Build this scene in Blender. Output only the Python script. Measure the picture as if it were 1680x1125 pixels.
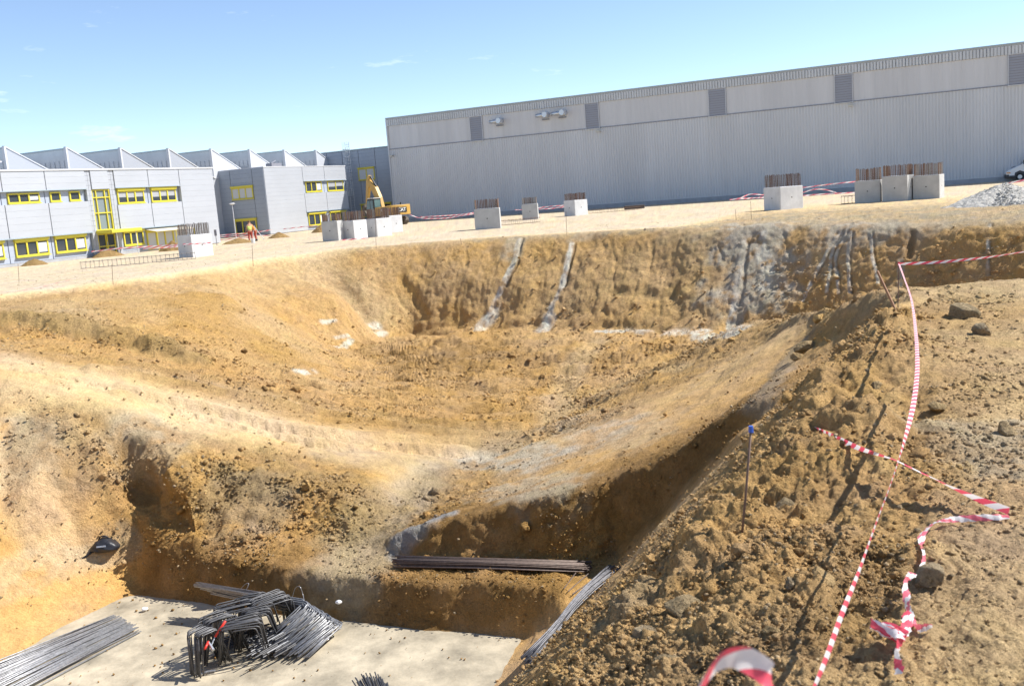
import bpy, bmesh, math, random
import numpy as np
from mathutils import Vector, Matrix
from mathutils.geometry import delaunay_2d_cdt
random.seed(7); np.random.seed(7)
SC = bpy.context.scene
for o in list(bpy.data.objects): bpy.data.objects.remove(o)
COL = SC.collection
# ------------------------------------------------------------------ camera
FPX = 1600.0; PITCH = math.radians(8.7); ROLL = math.radians(4.4); EYE = 2.4
_cp, _sp, _cr, _sr = math.cos(PITCH), math.sin(PITCH), math.cos(ROLL), math.sin(ROLL)
CF = Vector((0, _cp, -_sp)); _r0 = Vector((1, 0, 0)); _u0 = Vector((0, _sp, _cp))
CX = _cr*_r0 - _sr*_u0; CY = _sr*_r0 + _cr*_u0
cam_d = bpy.data.cameras.new('camera'); cam = bpy.data.objects.new('camera', cam_d); COL.objects.link(cam)
cam.matrix_world = Matrix(((CX.x, CY.x, -CF.x, 0), (CX.y, CY.y, -CF.y, 0), (CX.z, CY.z, -CF.z, EYE), (0, 0, 0, 1)))
cam_d.sensor_width = 36; cam_d.lens = FPX/1680*36; cam_d.clip_start = 0.05; cam_d.clip_end = 6000
cam_d.dof.use_dof = True; cam_d.dof.focus_distance = 17; cam_d.dof.aperture_fstop = 4.5
SC.camera = cam
SC.render.resolution_x = 1024; SC.render.resolution_y = 685
# ------------------------------------------------------------------ light
SUN_EL = math.radians(46); SUN_AZ = math.radians(81)      # azimuth from +Y towards +X
w = bpy.data.worlds.new("World"); SC.world = w; w.use_nodes = True
nt = w.node_tree; bg = nt.nodes['Background']
sky = nt.nodes.new('ShaderNodeTexSky'); sky.sky_type = 'NISHITA'; sky.sun_disc = False
sky.sun_elevation = SUN_EL; sky.sun_rotation = SUN_AZ; sky.air_density = 0.7; sky.dust_density = 0.0; sky.ozone_density = 1.5
tc = nt.nodes.new('ShaderNodeTexCoord'); mp = nt.nodes.new('ShaderNodeMapping'); mp.inputs['Scale'].default_value = (5, 5, 22)
mp.inputs['Location'].default_value = (1.3, 2.1, .4)
nz = nt.nodes.new('ShaderNodeTexNoise'); nz.inputs['Scale'].default_value = 1.6; nz.inputs['Detail'].default_value = 6; nz.inputs['Roughness'].default_value = .62
rp = nt.nodes.new('ShaderNodeValToRGB'); rp.color_ramp.elements[0].position = .63; rp.color_ramp.elements[1].position = .86; rp.color_ramp.elements[0].color = (.025, .025, .025, 1)
rp.color_ramp.elements[1].color = (.62, .62, .62, 1)
mx = nt.nodes.new('ShaderNodeMixRGB'); mx.inputs[2].default_value = (8.6, 9.0, 9.6, 1)
L = nt.links.new
L(tc.outputs['Generated'], mp.inputs[0]); L(mp.outputs[0], nz.inputs[0]); L(nz.outputs[0], rp.inputs[0])
L(rp.outputs[0], mx.inputs[0]); L(sky.outputs[0], mx.inputs[1]); L(mx.outputs[0], bg.inputs[0])
bg.inputs[1].default_value = 0.122
sd = bpy.data.lights.new('sun', 'SUN'); sd.energy = 4.9; sd.angle = math.radians(.53); sd.color = (1, .955, .88)
so = bpy.data.objects.new('sun', sd); COL.objects.link(so)
TO_SUN = Vector((math.sin(SUN_AZ)*math.cos(SUN_EL), math.cos(SUN_AZ)*math.cos(SUN_EL), math.sin(SUN_EL)))
so.rotation_euler = TO_SUN.to_track_quat('Z', 'Y').to_euler(); so.location = (30, 0, 40)
SC.view_settings.view_transform = 'Standard'; SC.view_settings.look = 'None'; SC.view_settings.gamma = 1
SC.view_settings.exposure = 0.72
# ------------------------------------------------------------------ survey helpers (photo bearing -> place on the site)
def ray(u, v):
    return CF + (u-840)/FPX*CX + (562.5-v)/FPX*CY
def at(u, v, z=0.0):
    d = ray(u, v); t = (z-EYE)/d.z; return Vector((d.x*t, d.y*t, z))
def aty(u, v, Y):
    d = ray(u, v); t = Y/d.y; return Vector((d.x*t, Y, EYE+d.z*t))
def onplane(u, v, p0, n):
    d = ray(u, v); t = (p0[0]*n[0]+p0[1]*n[1])/(d.x*n[0]+d.y*n[1]); return Vector((d.x*t, d.y*t, EYE+d.z*t))
GD = Vector((.4257, .9049, 0)); GN = Vector((.9049, -.4257, 0))   # site grid: along / across the pit
ROT_D = math.atan2(GD.y, GD.x); ROT_N = math.atan2(GN.y, GN.x)
# ------------------------------------------------------------------ object helpers
def tag(o, label=None, cat=None, group=None, kind=None):
    if label: o['label'] = label
    if cat: o['category'] = cat
    if group: o['group'] = group
    if kind: o['kind'] = kind
    return o
def empty(name, loc=(0, 0, 0), rz=0, label=None, cat=None, group=None):
    o = bpy.data.objects.new(name, None); COL.objects.link(o); o.location = loc; o.rotation_euler = (0, 0, rz)
    o.empty_display_size = .3
    return tag(o, label, cat, group)
def mesh_obj(name, me, parent=None):
    o = bpy.data.objects.new(name, me); COL.objects.link(o)
    if parent is not None: o.parent = parent
    return o
class MB:
    """collects shapes, links them as one mesh"""
    def __init__(s): s.v = []; s.f = []; s.uv = None
    def add(s, vs, fs):
        b = len(s.v); s.v += [tuple(p) for p in vs]; s.f += [tuple(i+b for i in f) for f in fs]; return s
    def box(s, x0, x1, y0, y1, z0, z1):
        return s.add([(x0,y0,z0),(x1,y0,z0),(x1,y1,z0),(x0,y1,z0),(x0,y0,z1),(x1,y0,z1),(x1,y1,z1),(x0,y1,z1)],
                     [(0,3,2,1),(4,5,6,7),(0,1,5,4),(1,2,6,5),(2,3,7,6),(3,0,4,7)])
    def prism(s, poly, y0, y1):            # poly in (x,z), extruded along y
        n = len(poly); vs = [(x, y0, z) for x, z in poly]+[(x, y1, z) for x, z in poly]
        return s.add(vs, [tuple(range(n)), tuple(range(2*n-1, n-1, -1))]+[(i, i+n, (i+1) % n+n, (i+1) % n) for i in range(n)])
    def tube(s, pts, r, n=6, r1=None):
        pts = [Vector(p) for p in pts]; vs = []; fs = []
        for i, p in enumerate(pts):
            d = (pts[min(i+1, len(pts)-1)]-pts[max(i-1, 0)]).normalized()
            a = d.cross(Vector((0, 0, 1)) if abs(d.z) < .9 else Vector((1, 0, 0))).normalized(); b = d.cross(a)
            rr = r if r1 is None else r+(r1-r)*i/(len(pts)-1)
            for k in range(n):
                t = 2*math.pi*k/n; vs.append(p+a*(math.cos(t)*rr)+b*(math.sin(t)*rr))
        for i in range(len(pts)-1):
            for k in range(n): fs.append((i*n+k, i*n+(k+1) % n, (i+1)*n+(k+1) % n, (i+1)*n+k))
        fs.append(tuple(range(n-1, -1, -1))); fs.append(tuple((len(pts)-1)*n+k for k in range(n)))
        return s.add(vs, fs)
    def build(s, name, mat, parent=None, smooth=False, bevel=0):
        me = bpy.data.meshes.new(name); me.from_pydata(s.v, [], s.f); me.materials.append(mat)
        if smooth:
            for p in me.polygons: p.use_smooth = True
        me.update(); o = mesh_obj(name, me, parent)
        bm = bmesh.new(); bm.from_mesh(me); bmesh.ops.recalc_face_normals(bm, faces=bm.faces); bm.to_mesh(me); bm.free()
        if bevel:
            m = o.modifiers.new('bevel', 'BEVEL'); m.width = bevel; m.segments = 2; m.limit_method = 'ANGLE'
        return o
# ------------------------------------------------------------------ materials
def mat(name, col, rough=.6, metal=0, nscale=0, namt=.1, bump=0, bscale=40, spec=.5, coat=0, streak=None):
    m = bpy.data.materials.new(name); m.use_nodes = True; t = m.node_tree; b = t.nodes['Principled BSDF']
    b.inputs['Base Color'].default_value = (*col, 1); b.inputs['Roughness'].default_value = rough; b.inputs['Metallic'].default_value = metal
    b.inputs['Specular IOR Level'].default_value = spec; b.inputs['Coat Weight'].default_value = coat
    if nscale or bump or streak:
        c = t.nodes.new('ShaderNodeTexCoord')
    if nscale:
        mpg = t.nodes.new('ShaderNodeMapping')
        if streak: mpg.inputs['Scale'].default_value = streak
        t.links.new(c.outputs['Object'], mpg.inputs[0])
        n = t.nodes.new('ShaderNodeTexNoise'); n.inputs['Scale'].default_value = nscale; n.inputs['Detail'].default_value = 5; n.inputs['Roughness'].default_value = .65
        t.links.new(mpg.outputs[0], n.inputs[0])
        r = t.nodes.new('ShaderNodeMapRange'); r.inputs[1].default_value = .3; r.inputs[2].default_value = .7
        r.inputs[3].default_value = 1-namt; r.inputs[4].default_value = 1+namt; t.links.new(n.outputs[0], r.inputs[0])
        mu = t.nodes.new('ShaderNodeVectorMath'); mu.operation = 'SCALE'; mu.inputs[0].default_value = col
        t.links.new(r.outputs[0], mu.inputs['Scale']); t.links.new(mu.outputs[0], b.inputs['Base Color'])
    if bump:
        n2 = t.nodes.new('ShaderNodeTexNoise'); n2.inputs['Scale'].default_value = bscale; n2.inputs['Detail'].default_value = 4
        t.links.new(c.outputs['Object'], n2.inputs[0]); bp = t.nodes.new('ShaderNodeBump'); bp.inputs['Strength'].default_value = bump
        bp.inputs['Distance'].default_value = .02; t.links.new(n2.outputs[0], bp.inputs['Height']); t.links.new(bp.outputs[0], b.inputs['Normal'])
    return m
def soil_mat():
    m = bpy.data.materials.new('soil'); m.use_nodes = True; t = m.node_tree; b = t.nodes['Principled BSDF']; lk = t.links.new
    b.inputs['Roughness'].default_value = .95; b.inputs['Specular IOR Level'].default_value = .15
    at_ = t.nodes.new('ShaderNodeAttribute'); at_.attribute_name = 'Col'
    c = t.nodes.new('ShaderNodeTexCoord')
    def nzn(sc, det, lo, hi):
        n = t.nodes.new('ShaderNodeTexNoise'); n.inputs['Scale'].default_value = sc; n.inputs['Detail'].default_value = det; n.inputs['Roughness'].default_value = .7
        lk(c.outputs['Object'], n.inputs[0]); r = t.nodes.new('ShaderNodeMapRange'); r.inputs[1].default_value = .28; r.inputs[2].default_value = .72
        r.inputs[3].default_value = lo; r.inputs[4].default_value = hi; lk(n.outputs[0], r.inputs[0]); return n, r
    n1, r1 = nzn(3, 10, .84, 1.14); n2, r2 = nzn(22, 7, .78, 1.2)
    ml = t.nodes.new('ShaderNodeMath'); ml.operation = 'MULTIPLY'; lk(r1.outputs[0], ml.inputs[0]); lk(r2.outputs[0], ml.inputs[1])
    mu = t.nodes.new('ShaderNodeVectorMath'); mu.operation = 'SCALE'; lk(at_.outputs['Color'], mu.inputs[0]); lk(ml.outputs[0], mu.inputs['Scale'])
    lk(mu.outputs[0], b.inputs['Base Color'])
    ms_ = t.nodes.new('ShaderNodeMath'); ms_.operation = 'MULTIPLY'; ms_.inputs[1].default_value = 1.0; lk(at_.outputs['Alpha'], ms_.inputs[0])
    b1 = t.nodes.new('ShaderNodeBump'); b1.inputs['Strength'].default_value = .8; b1.inputs['Distance'].default_value = .075; lk(n2.outputs[0], b1.inputs['Height'])
    n0 = t.nodes.new('ShaderNodeTexNoise'); n0.inputs['Scale'].default_value = 5; n0.inputs['Detail'].default_value = 6; n0.inputs['Roughness'].default_value = .75; lk(c.outputs['Object'], n0.inputs[0])
    b0 = t.nodes.new('ShaderNodeBump'); lk(ms_.outputs[0], b0.inputs['Strength']); lk(ms_.outputs[0], b1.inputs['Strength']); b0.inputs['Distance'].default_value = .18; lk(n0.outputs[0], b0.inputs['Height']); lk(b0.outputs[0], b1.inputs['Normal'])
    n3 = t.nodes.new('ShaderNodeTexNoise'); n3.inputs['Scale'].default_value = 110; n3.inputs['Detail'].default_value = 3; lk(c.outputs['Object'], n3.inputs[0])
    b2 = t.nodes.new('ShaderNodeBump'); b2.inputs['Strength'].default_value = .5; b2.inputs['Distance'].default_value = .012
    lk(n3.outputs[0], b2.inputs['Height']); lk(b1.outputs[0], b2.inputs['Normal']); lk(b2.outputs[0], b.inputs['Normal'])
    return m
SOIL = soil_mat()
# ------------------------------------------------------------------ numpy noise
def _hash(ix, iy, iz, seed):
    h = (ix*374761393 + iy*668265263 + iz*2147483647 + seed*974634777) & 0xffffffff
    h = ((h ^ (h >> 13))*1274126177) & 0xffffffff; h = ((h ^ (h >> 16))*2246822519) & 0xffffffff
    return (h ^ (h >> 15)) & 0xffffffff
def vnoise(x, y, z, seed=0):
    x = np.asarray(x, dtype=np.float64); ix = np.floor(x).astype(np.int64); iy = np.floor(y).astype(np.int64); iz = np.floor(z).astype(np.int64)
    fx = x-ix; fy = y-iy; fz = z-iz; out = 0
    ux, uy, uz = [f*f*f*(f*(f*6-15)+10) for f in (fx, fy, fz)]
    for dx in (0, 1):
        for dy in (0, 1):
            for dz in (0, 1):
                h = _hash(ix+dx, iy+dy, iz+dz, seed)
                gx = ((h & 1023)/511.5-1); gy = (((h >> 10) & 1023)/511.5-1); gz = (((h >> 20) & 1023)/511.5-1)
                wgt = (ux if dx else 1-ux)*(uy if dy else 1-uy)*(uz if dz else 1-uz)
                out = out + wgt*(gx*(fx-dx)+gy*(fy-dy)+gz*(fz-dz))
    return out*1.1
def fbm(x, y, z, octv, seed=0, gain=.5):
    s = 0; a = 1
    for i in range(octv):
        s = s+a*vnoise(x, y, z, seed+i*17); x = x*2.03+5.1; y = y*2.03+3.7; z = z*2.03+1.3; a *= gain
    return s
def worley(x, y, z, seed=0):
    ix = np.floor(x).astype(np.int64); iy = np.floor(y).astype(np.int64); iz = np.floor(z).astype(np.int64)
    best = np.full(x.shape, 9.0)
    for dx in (-1, 0, 1):
        for dy in (-1, 0, 1):
            for dz in (-1, 0, 1):
                h = _hash(ix+dx, iy+dy, iz+dz, seed)
                px = ix+dx+(h & 1023)/1023.; py = iy+dy+((h >> 10) & 1023)/1023.; pz = iz+dz+((h >> 20) & 1023)/1023.
                d = (px-x)**2+(py-y)**2+(pz-z)**2; np.minimum(best, d, out=best)
    return np.sqrt(best)
# ================================================================== TERRAIN
# zone: roughness(m), orange, pale, grey, wall striation, dark (high in T and E: painted shade)
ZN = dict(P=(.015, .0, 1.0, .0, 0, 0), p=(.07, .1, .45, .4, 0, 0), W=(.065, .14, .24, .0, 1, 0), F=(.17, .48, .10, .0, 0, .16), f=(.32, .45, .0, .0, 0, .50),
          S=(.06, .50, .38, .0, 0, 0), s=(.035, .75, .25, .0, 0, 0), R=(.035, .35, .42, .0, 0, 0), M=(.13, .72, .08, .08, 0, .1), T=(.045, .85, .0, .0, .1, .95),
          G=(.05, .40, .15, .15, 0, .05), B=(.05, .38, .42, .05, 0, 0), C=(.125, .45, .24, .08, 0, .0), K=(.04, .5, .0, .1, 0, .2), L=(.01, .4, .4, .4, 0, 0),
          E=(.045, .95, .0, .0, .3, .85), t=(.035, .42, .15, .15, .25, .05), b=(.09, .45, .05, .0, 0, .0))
PV = []; PE = []
def poly(z, pts, con=True):
    prev = None
    for p in pts:
        zone = z
        if isinstance(p[0], str):
            if p[0] == 'w': q = Vector(p[1:4])
            elif p[0] == 'y': q = aty(*p[1:4])
            elif p[0] == 'c': q = aty(*p[1:4]); q.z = p[4]; PV.append((q.x, q.y, q.z)+ZN[z]); i = len(PV)-1; PE.append((prev, i)) if prev is not None else None; prev = i; continue
            if len(p) > 4: zone = p[4]
        else:
            q = at(*p[:3]); zone = p[3] if len(p) > 3 else z
        PV.append((q.x, q.y, q.z)+ZN[zone]); i = len(PV)-1
        if con and prev is not None: PE.append((prev, i))
        prev = i
rim = [(-260,510,0),(-120,496,0),(0,482,0),(60,476,0),(130,467,0),(230,455,0),(330,440,0),(430,423,0),(520,413,0),(600,406,0),(700,398,0),(800,391,0),
       (900,385,0),(1000,379,0),(1100,374,0),(1200,368,0),(1300,362,0),(1400,357.5,0),(1500,353,0),(1600,349,0),(1680,345,0),(1850,338,0)]
def offs(pts, dy, z, z0):            # the same line a little nearer and lower
    out = []
    for p in pts:
        q = at(*p[:3]); q = q*((q.length-dy)/q.length); out.append(('w', q.x, q.y, z, z0(p[0]) if callable(z0) else z0))
    return out
poly('P', offs(rim, -1.3, .0, lambda u: 'p' if u > 1150 else 'P'))
poly('P', rim[:9]+[(*r, 'p') for r in rim[9:]])
poly('W', offs(rim[:16], .45, -.28, lambda u: 'S' if u < 560 else 'b'))
lip = [('y', u, v, at(u, rv, 0).y-d) for u, v, rv, d in ((1200,371,368,1.2), (1300,368,362,1.8), (1400,369,357.5,2.4), (1500,371,353,2.8), (1600,367,349,2.8), (1680,362,345,2.8), (1850,352,338,2.8))]
poly('p', lip); poly('b', [('y', p[1], p[2]+9, p[3]-.35) for p in lip[1:]])
poly('P', [('w',-60,75,0),('w',-20,75,0),('w',20,75,0),('w',60,75,0)], False)
poly('P', [('w',-60,40,0),('w',-60,10,0),('w',-60,-5,0),('w',-36,24,0),('w',-30,10,0),('w',-26,-5,0),('w',-40,-5,0),('w',60,50,0),('w',40,60,0)], False)
poly('P', [('w',34,38,0),('w',38,30,0),('w',60,27,0)])
# far foot of the wall and floor
poly('F', [(565,575,-4.4),(620,560,-4.6),(680,545,-4.6),(780,543,-4.6),(900,544,-4.6),(1000,547,-4.6),(1100,549,-4.6),(1200,546,-4.6),
           ('w',13.0,41.0,-4.6),('w',17.0,37.8,-4.6),('w',21.0,34.8,-4.6),('w',29,31,-4.6)])
poly('F', [('w',16,32,-4.6),('w',24,29,-4.6),('w',13,36,-4.6)], False)
poly('W', [('y',680,470,53.6),('y',780,468,52.3),('y',900,466,51.1),('y',1000,463,49.4),('y',1100,460,47.9),('y',1200,458,45.9)], False)
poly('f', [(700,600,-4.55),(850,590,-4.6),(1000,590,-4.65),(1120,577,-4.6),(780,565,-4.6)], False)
poly('F', [(850,640,-4.65),(960,640,-4.6),(720,650,-4.5),(620,610,-4.4),(1000,565,-4.6)], False)
# left slope under the rim
poly('S', [(500,500,-2.2),(300,515,-1.15),(160,510,-.55),(430,555,-2.6),(420,480,-1.45),(560,480,-1.9),(620,500,-3.0),(610,540,-4.2),(60,505,-.35)], False)
poly('S', [(355,470,-.75),(400,520,-1.7)], False)
# haul road
poly('M', [(-150,532,-.55),(0,546,-.8),(60,550,-.95),(150,562,-1.35),(260,585,-1.85),(340,605,-2.3),(430,628,-2.9),(520,650,-3.5),(600,672,-3.95),(700,690,-4.3),(830,700,-4.5)])
poly('R', [(-150,565,-.75),(0,585,-.95),(150,610,-1.5),(300,648,-2.3),(450,688,-3.1),(600,714,-3.85),(750,725,-4.3),(860,718,-4.5)])
poly('R', [(-150,600,-.9),(0,614,-1.05),(100,645,-1.5),(200,668,-1.95),(300,698,-2.6),(450,730,-3.3),(600,757,-3.9),(700,768,-4.2),(800,752,-4.4)])
# ground left of the frame
poly('S', [('w',-27,30,-.5),('w',-24,24,-.7),('w',-21,14,-.6),('w',-19,5,-.3)], False)
# left slope down to the blinding
poly('s', [(0,700,-1.95),(0,800,-3.05),(0,900,-4.0),(60,760,-2.6),(110,850,-3.9),(150,780,-3.1)], False)
poly('s', [('w',-14.6,14,-1.9),('w',-16.8,8,-1.4)], False)
poly('s', [('w',-13.3,10.5,-5.0),(0,1009,-5.02),(143,918,-4.75),(221,889,-4.6)])
poly('s', [('w',-12.9,10.5,-5.52),(0,1088,-5.52),(143,1010,-5.52),(232,963,-5.52)])
# rough mound between road and blinding
poly('M', [(130,700,-2.1),(190,775,-3.15),(228,850,-4.2),(234,868,-4.4)])
poly('M', [(250,740,-2.75),(300,800,-3.4),(360,760,-3.2),(360,840,-4.1),(470,790,-3.75),(480,860,-4.3),(560,820,-4.05),(590,870,-4.45),(420,900,-4.5),(300,870,-4.35)], False)
poly('R', [(690,785,-4.3),(640,830,-4.4),(600,885,-4.5),(575,935,-4.65)])
# step
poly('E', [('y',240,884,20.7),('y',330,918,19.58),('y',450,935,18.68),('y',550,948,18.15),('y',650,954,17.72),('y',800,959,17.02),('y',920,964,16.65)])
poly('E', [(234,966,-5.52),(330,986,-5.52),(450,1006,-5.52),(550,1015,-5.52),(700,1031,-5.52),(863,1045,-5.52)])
# shelf and trench
poly('M', [('y',650,912,18.95),('y',800,917,18.55),('y',950,921,18.1)])
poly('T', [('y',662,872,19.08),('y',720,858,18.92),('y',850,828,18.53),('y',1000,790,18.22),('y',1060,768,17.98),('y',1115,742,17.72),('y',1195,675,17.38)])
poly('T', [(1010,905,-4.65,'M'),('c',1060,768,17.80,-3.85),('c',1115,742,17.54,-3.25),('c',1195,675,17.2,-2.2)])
poly('K', [(1262,625,-2.1),(1310,590,-1.75),(1352,556,-1.25),(1445,545,-.65)])
# tongue of spoil
poly('F', [(655,850,-4.5),(740,795,-4.45),(850,725,-4.5),(930,682,-4.6),(990,650,-4.6),(1110,600,-4.55),(1190,562,-4.4)])
poly('t', [(850,785,-4.05,'G'),(950,745,-3.75,'G'),(1000,738,-3.4),(1050,680,-3.3),(1120,678,-2.85),(1150,620,-2.9),(1205,625,-2.35),(1250,572,-2.25),(1330,522,-1.3)], False)
poly('C', [(1190,548,-3.3),(1250,520,-2.1),(1330,495,-.95),(1400,482,-.3),(1450,478,-.08)])
poly('F', [('w',10.4,37,-4.5),('w',10.6,31,-4.5),('w',10.8,25,-4.5),('w',14,23.5,-4.55),('w',24,23.5,-4.55)])
# near bank: toe, crest, top
poly('t', [(863,1047,-5.5),(820,1110,-5.52),('w',-3.0,9.9,-5.52),('w',-6.2,2.9,-5.52),('w',-9,-4,-5.5)])
poly('t', [(1005,952,-4.75),(940,1015,-4.95),(866,1108,-5.25)])
poly('C', [('w',-6,-8,0),('w',-2.6,-1,.0),('w',-.9,2.6,-.1),(930,1125,-.3),(1100,965,-.15),(1180,850,-.1),(1295,722,-.1),(1330,650,-.1),(1400,570,-.05),(1470,520,0)])
poly('t', [('w',-5.5,-3,-1.9),('w',-3.35,1.58,-1.9),('w',-1.2,6.1,-1.9),(1080,874,-1.9),(1150,795,-1.85),(1235,707,-1.7),(1330,640,-1.3),(1400,588,-.85),(1445,542,-.35)])
poly('C', [('w',.15,2.2,.35),(1300,1125,.33),(1250,900,.15),(1400,900,.22),(1400,680,.22),(1450,560,.15)], False)
poly('B', [('w',0,0,.7),('w',1.2,1.4,.6),(1500,1125,.35),(1680,1125,.35),(1600,900,.15),(1600,700,.05),(1560,560,.03),(1680,560,0),('w',5,-6,.8),('w',30,-8,.3),('w',30,8,.1),('w',60,8,0)], False)
poly('B', [(1500,478,0),(1600,465,0),(1680,458,0),(1850,447,0),('w',30,20,0),('w',60,20,0)])
poly('B', [('w',-4,-7,.5),('w',60,-12,.2),('w',-60,-12,0)], False)
poly('s', [('w',-13,-3,-5.0),('w',-14,-12,-4.8),('w',-17.5,-5,-1)], False)
PVa = np.array(PV)
res = delaunay_2d_cdt([Vector((p[0], p[1])) for p in PV], PE, [], 0, 1e-4)
tv, te, tf, ov = res[0], res[1], res[2], res[3]
TA = np.zeros((len(tv), PVa.shape[1])); TA[:, 0] = [p.x for p in tv]; TA[:, 1] = [p.y for p in tv]
extra = []
for i, o in enumerate(ov):
    if len(o): TA[i, 2:] = PVa[o[0], 2:]
    else: extra.append(i)
for i in extra:
    dd = np.hypot(PVa[:, 0]-TA[i, 0], PVa[:, 1]-TA[i, 1]); k = np.argsort(dd)[:3]; wk = 1/(dd[k]+.01); TA[i, 2:] = (PVa[k, 2:]*wk[:, None]).sum(0)/wk.sum()
print('terrain points', len(PV), 'triangles', len(tf), 'crossings', [(round(TA[i,0],1), round(TA[i,1],1)) for i in extra])
GX0, GY0, GX1, GY1, GS = -60, -12, 60, 75, .1
NX = int((GX1-GX0)/GS)+1; NY = int((GY1-GY0)/GS)+1
xs = GX0+np.arange(NX)*GS; ys = GY0+np.arange(NY)*GS
NCH = TA.shape[1]-2
GR = np.zeros((NCH, NY, NX), dtype=np.float32); GR[:] = np.array((0,)+ZN['P'])[:, None, None]
for f in tf:
    a, b, c = TA[f[0]], TA[f[1]], TA[f[2]]
    i0 = max(0, int((min(a[0], b[0], c[0])-GX0)/GS)); i1 = min(NX, int((max(a[0], b[0], c[0])-GX0)/GS)+2)
    j0 = max(0, int((min(a[1], b[1], c[1])-GY0)/GS)); j1 = min(NY, int((max(a[1], b[1], c[1])-GY0)/GS)+2)
    if i1 <= i0 or j1 <= j0: continue
    X_, Y_ = np.meshgrid(xs[i0:i1], ys[j0:j1])
    det = (b[1]-c[1])*(a[0]-c[0])+(c[0]-b[0])*(a[1]-c[1])
    if abs(det) < 1e-9: continue
    l1 = ((b[1]-c[1])*(X_-c[0])+(c[0]-b[0])*(Y_-c[1]))/det; l2 = ((c[1]-a[1])*(X_-c[0])+(a[0]-c[0])*(Y_-c[1]))/det; l3 = 1-l1-l2
    m = (l1 >= -1e-6) & (l2 >= -1e-6) & (l3 >= -1e-6)
    for ch in range(NCH):
        blk = GR[ch, j0:j1, i0:i1]; blk[m] = (l1*a[2+ch]+l2*b[2+ch]+l3*c[2+ch])[m]
def blur(a, n):
    for _ in range(n):
        p = np.pad(a, 1, 'edge'); a = (p[:-2, 1:-1]+2*p[1:-1, 1:-1]+p[2:, 1:-1])/4
        p = np.pad(a, 1, 'edge'); a = (p[1:-1, :-2]+2*p[1:-1, 1:-1]+p[1:-1, 2:])/4
    return a
for ch in range(1, NCH): GR[ch] = blur(GR[ch], 12)
hs = blur(GR[0], 1); hl = blur(GR[0], 30)
# keep the steps crisp, round the rest
XX, YY = np.meshgrid(xs, ys)
near = np.clip((26-np.hypot(XX, YY))/6, 0, 1)
GR[0] = hs*(.35+.65*near)+hl*(.65-.65*near)
def bil(G, x, y):
    fx = np.clip((x-GX0)/GS, 0, NX-1.001); fy = np.clip((y-GY0)/GS, 0, NY-1.001); i = fx.astype(np.int64); j = fy.astype(np.int64); fx = fx-i; fy = fy-j
    return (G[j, i]*(1-fx)*(1-fy)+G[j, i+1]*fx*(1-fy)+G[j+1, i]*(1-fx)*fy+G[j+1, i+1]*fx*fy)
# irregular edges: warp the site plan a little
Z0 = XX*0
wa = .09+.10*np.clip((np.hypot(XX, YY)-8)/40, 0, 1)
wx = fbm(XX/1.7, YY/1.7, Z0, 4, 3)*wa*1.3; wy = fbm(XX/1.7, YY/1.7, Z0+9, 4, 5)*wa*1.3
G0 = GR.copy()
for ch in range(NCH): GR[ch] = bil(G0[ch], XX+wx, YY+wy)
def gh(x, y):
    return float(bil(GR[0], np.array([x], dtype=float), np.array([y], dtype=float))[0])
def hit(u, v, tmax=75):
    d = ray(u, v).normalized(); t = np.arange(1.0, tmax, .03); x = d.x*t; y = d.y*t; z = EYE+d.z*t
    below = np.nonzero(z < bil(GR[0], x, y))[0]
    k = below[0] if len(below) else len(t)-1
    return Vector((x[k], y[k], float(z[k])))
# painted / dug strokes on the ground: (points, width m, rgb or None, strength, dz, wobble)
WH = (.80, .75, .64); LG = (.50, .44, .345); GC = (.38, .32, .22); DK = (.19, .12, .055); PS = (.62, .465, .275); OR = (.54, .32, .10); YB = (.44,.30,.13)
ST = []
def stroke(pts, w_, col, s=1, dz=0, wob=.5, tread=0): ST.append(([hit(*p) for p in pts], w_, col, s, dz, wob, tread))
# lime wash runs on the far wall
stroke([(1225,385),(1238,410),(1245,440),(1225,470)], 1.6, LG, .75, 0, .8); stroke([(1215,395),(1222,440)], 1.0, LG, .7)
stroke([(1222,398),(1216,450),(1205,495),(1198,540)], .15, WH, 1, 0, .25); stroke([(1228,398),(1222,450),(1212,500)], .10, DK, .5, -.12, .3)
stroke([(1245,420),(1240,460),(1222,500),(1205,540)], .25, LG, .8, 0, .4)
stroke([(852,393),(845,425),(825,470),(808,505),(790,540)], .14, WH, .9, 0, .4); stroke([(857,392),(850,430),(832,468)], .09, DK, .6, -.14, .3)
stroke([(815,500),(800,525),(785,543)], .3, WH, .7, .05, .6); stroke([(843,398),(838,420)], .5, LG, .6)
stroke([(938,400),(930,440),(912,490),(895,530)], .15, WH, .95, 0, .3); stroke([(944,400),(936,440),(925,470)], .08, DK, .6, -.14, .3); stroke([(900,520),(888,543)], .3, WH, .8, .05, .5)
stroke([(935,395),(950,390),(990,384)], .3, LG, .5)
for a in ([(1378,380),(1355,420),(1335,455),(1318,492)], [(1380,382),(1362,430),(1357,478)], [(1388,380),(1370,430),(1376,480)], [(1395,382),(1392,430),(1394,478)], [(1428,380),(1434,430),(1440,465)], [(1622,370),(1621,400),(1622,450)]):
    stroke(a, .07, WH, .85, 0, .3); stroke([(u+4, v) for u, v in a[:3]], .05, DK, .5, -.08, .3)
stroke([(1360,378),(1440,376)], .9, LG, .7); stroke([(1385,372),(1500,374),(1530,368)], .6, LG, .55); stroke([(1490,380),(1478,420),(1476,470)], .12, LG, .8, 0, .3)
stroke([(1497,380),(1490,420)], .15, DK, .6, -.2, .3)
stroke([(1375,400),(1370,440)], .8, LG, .35)
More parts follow.
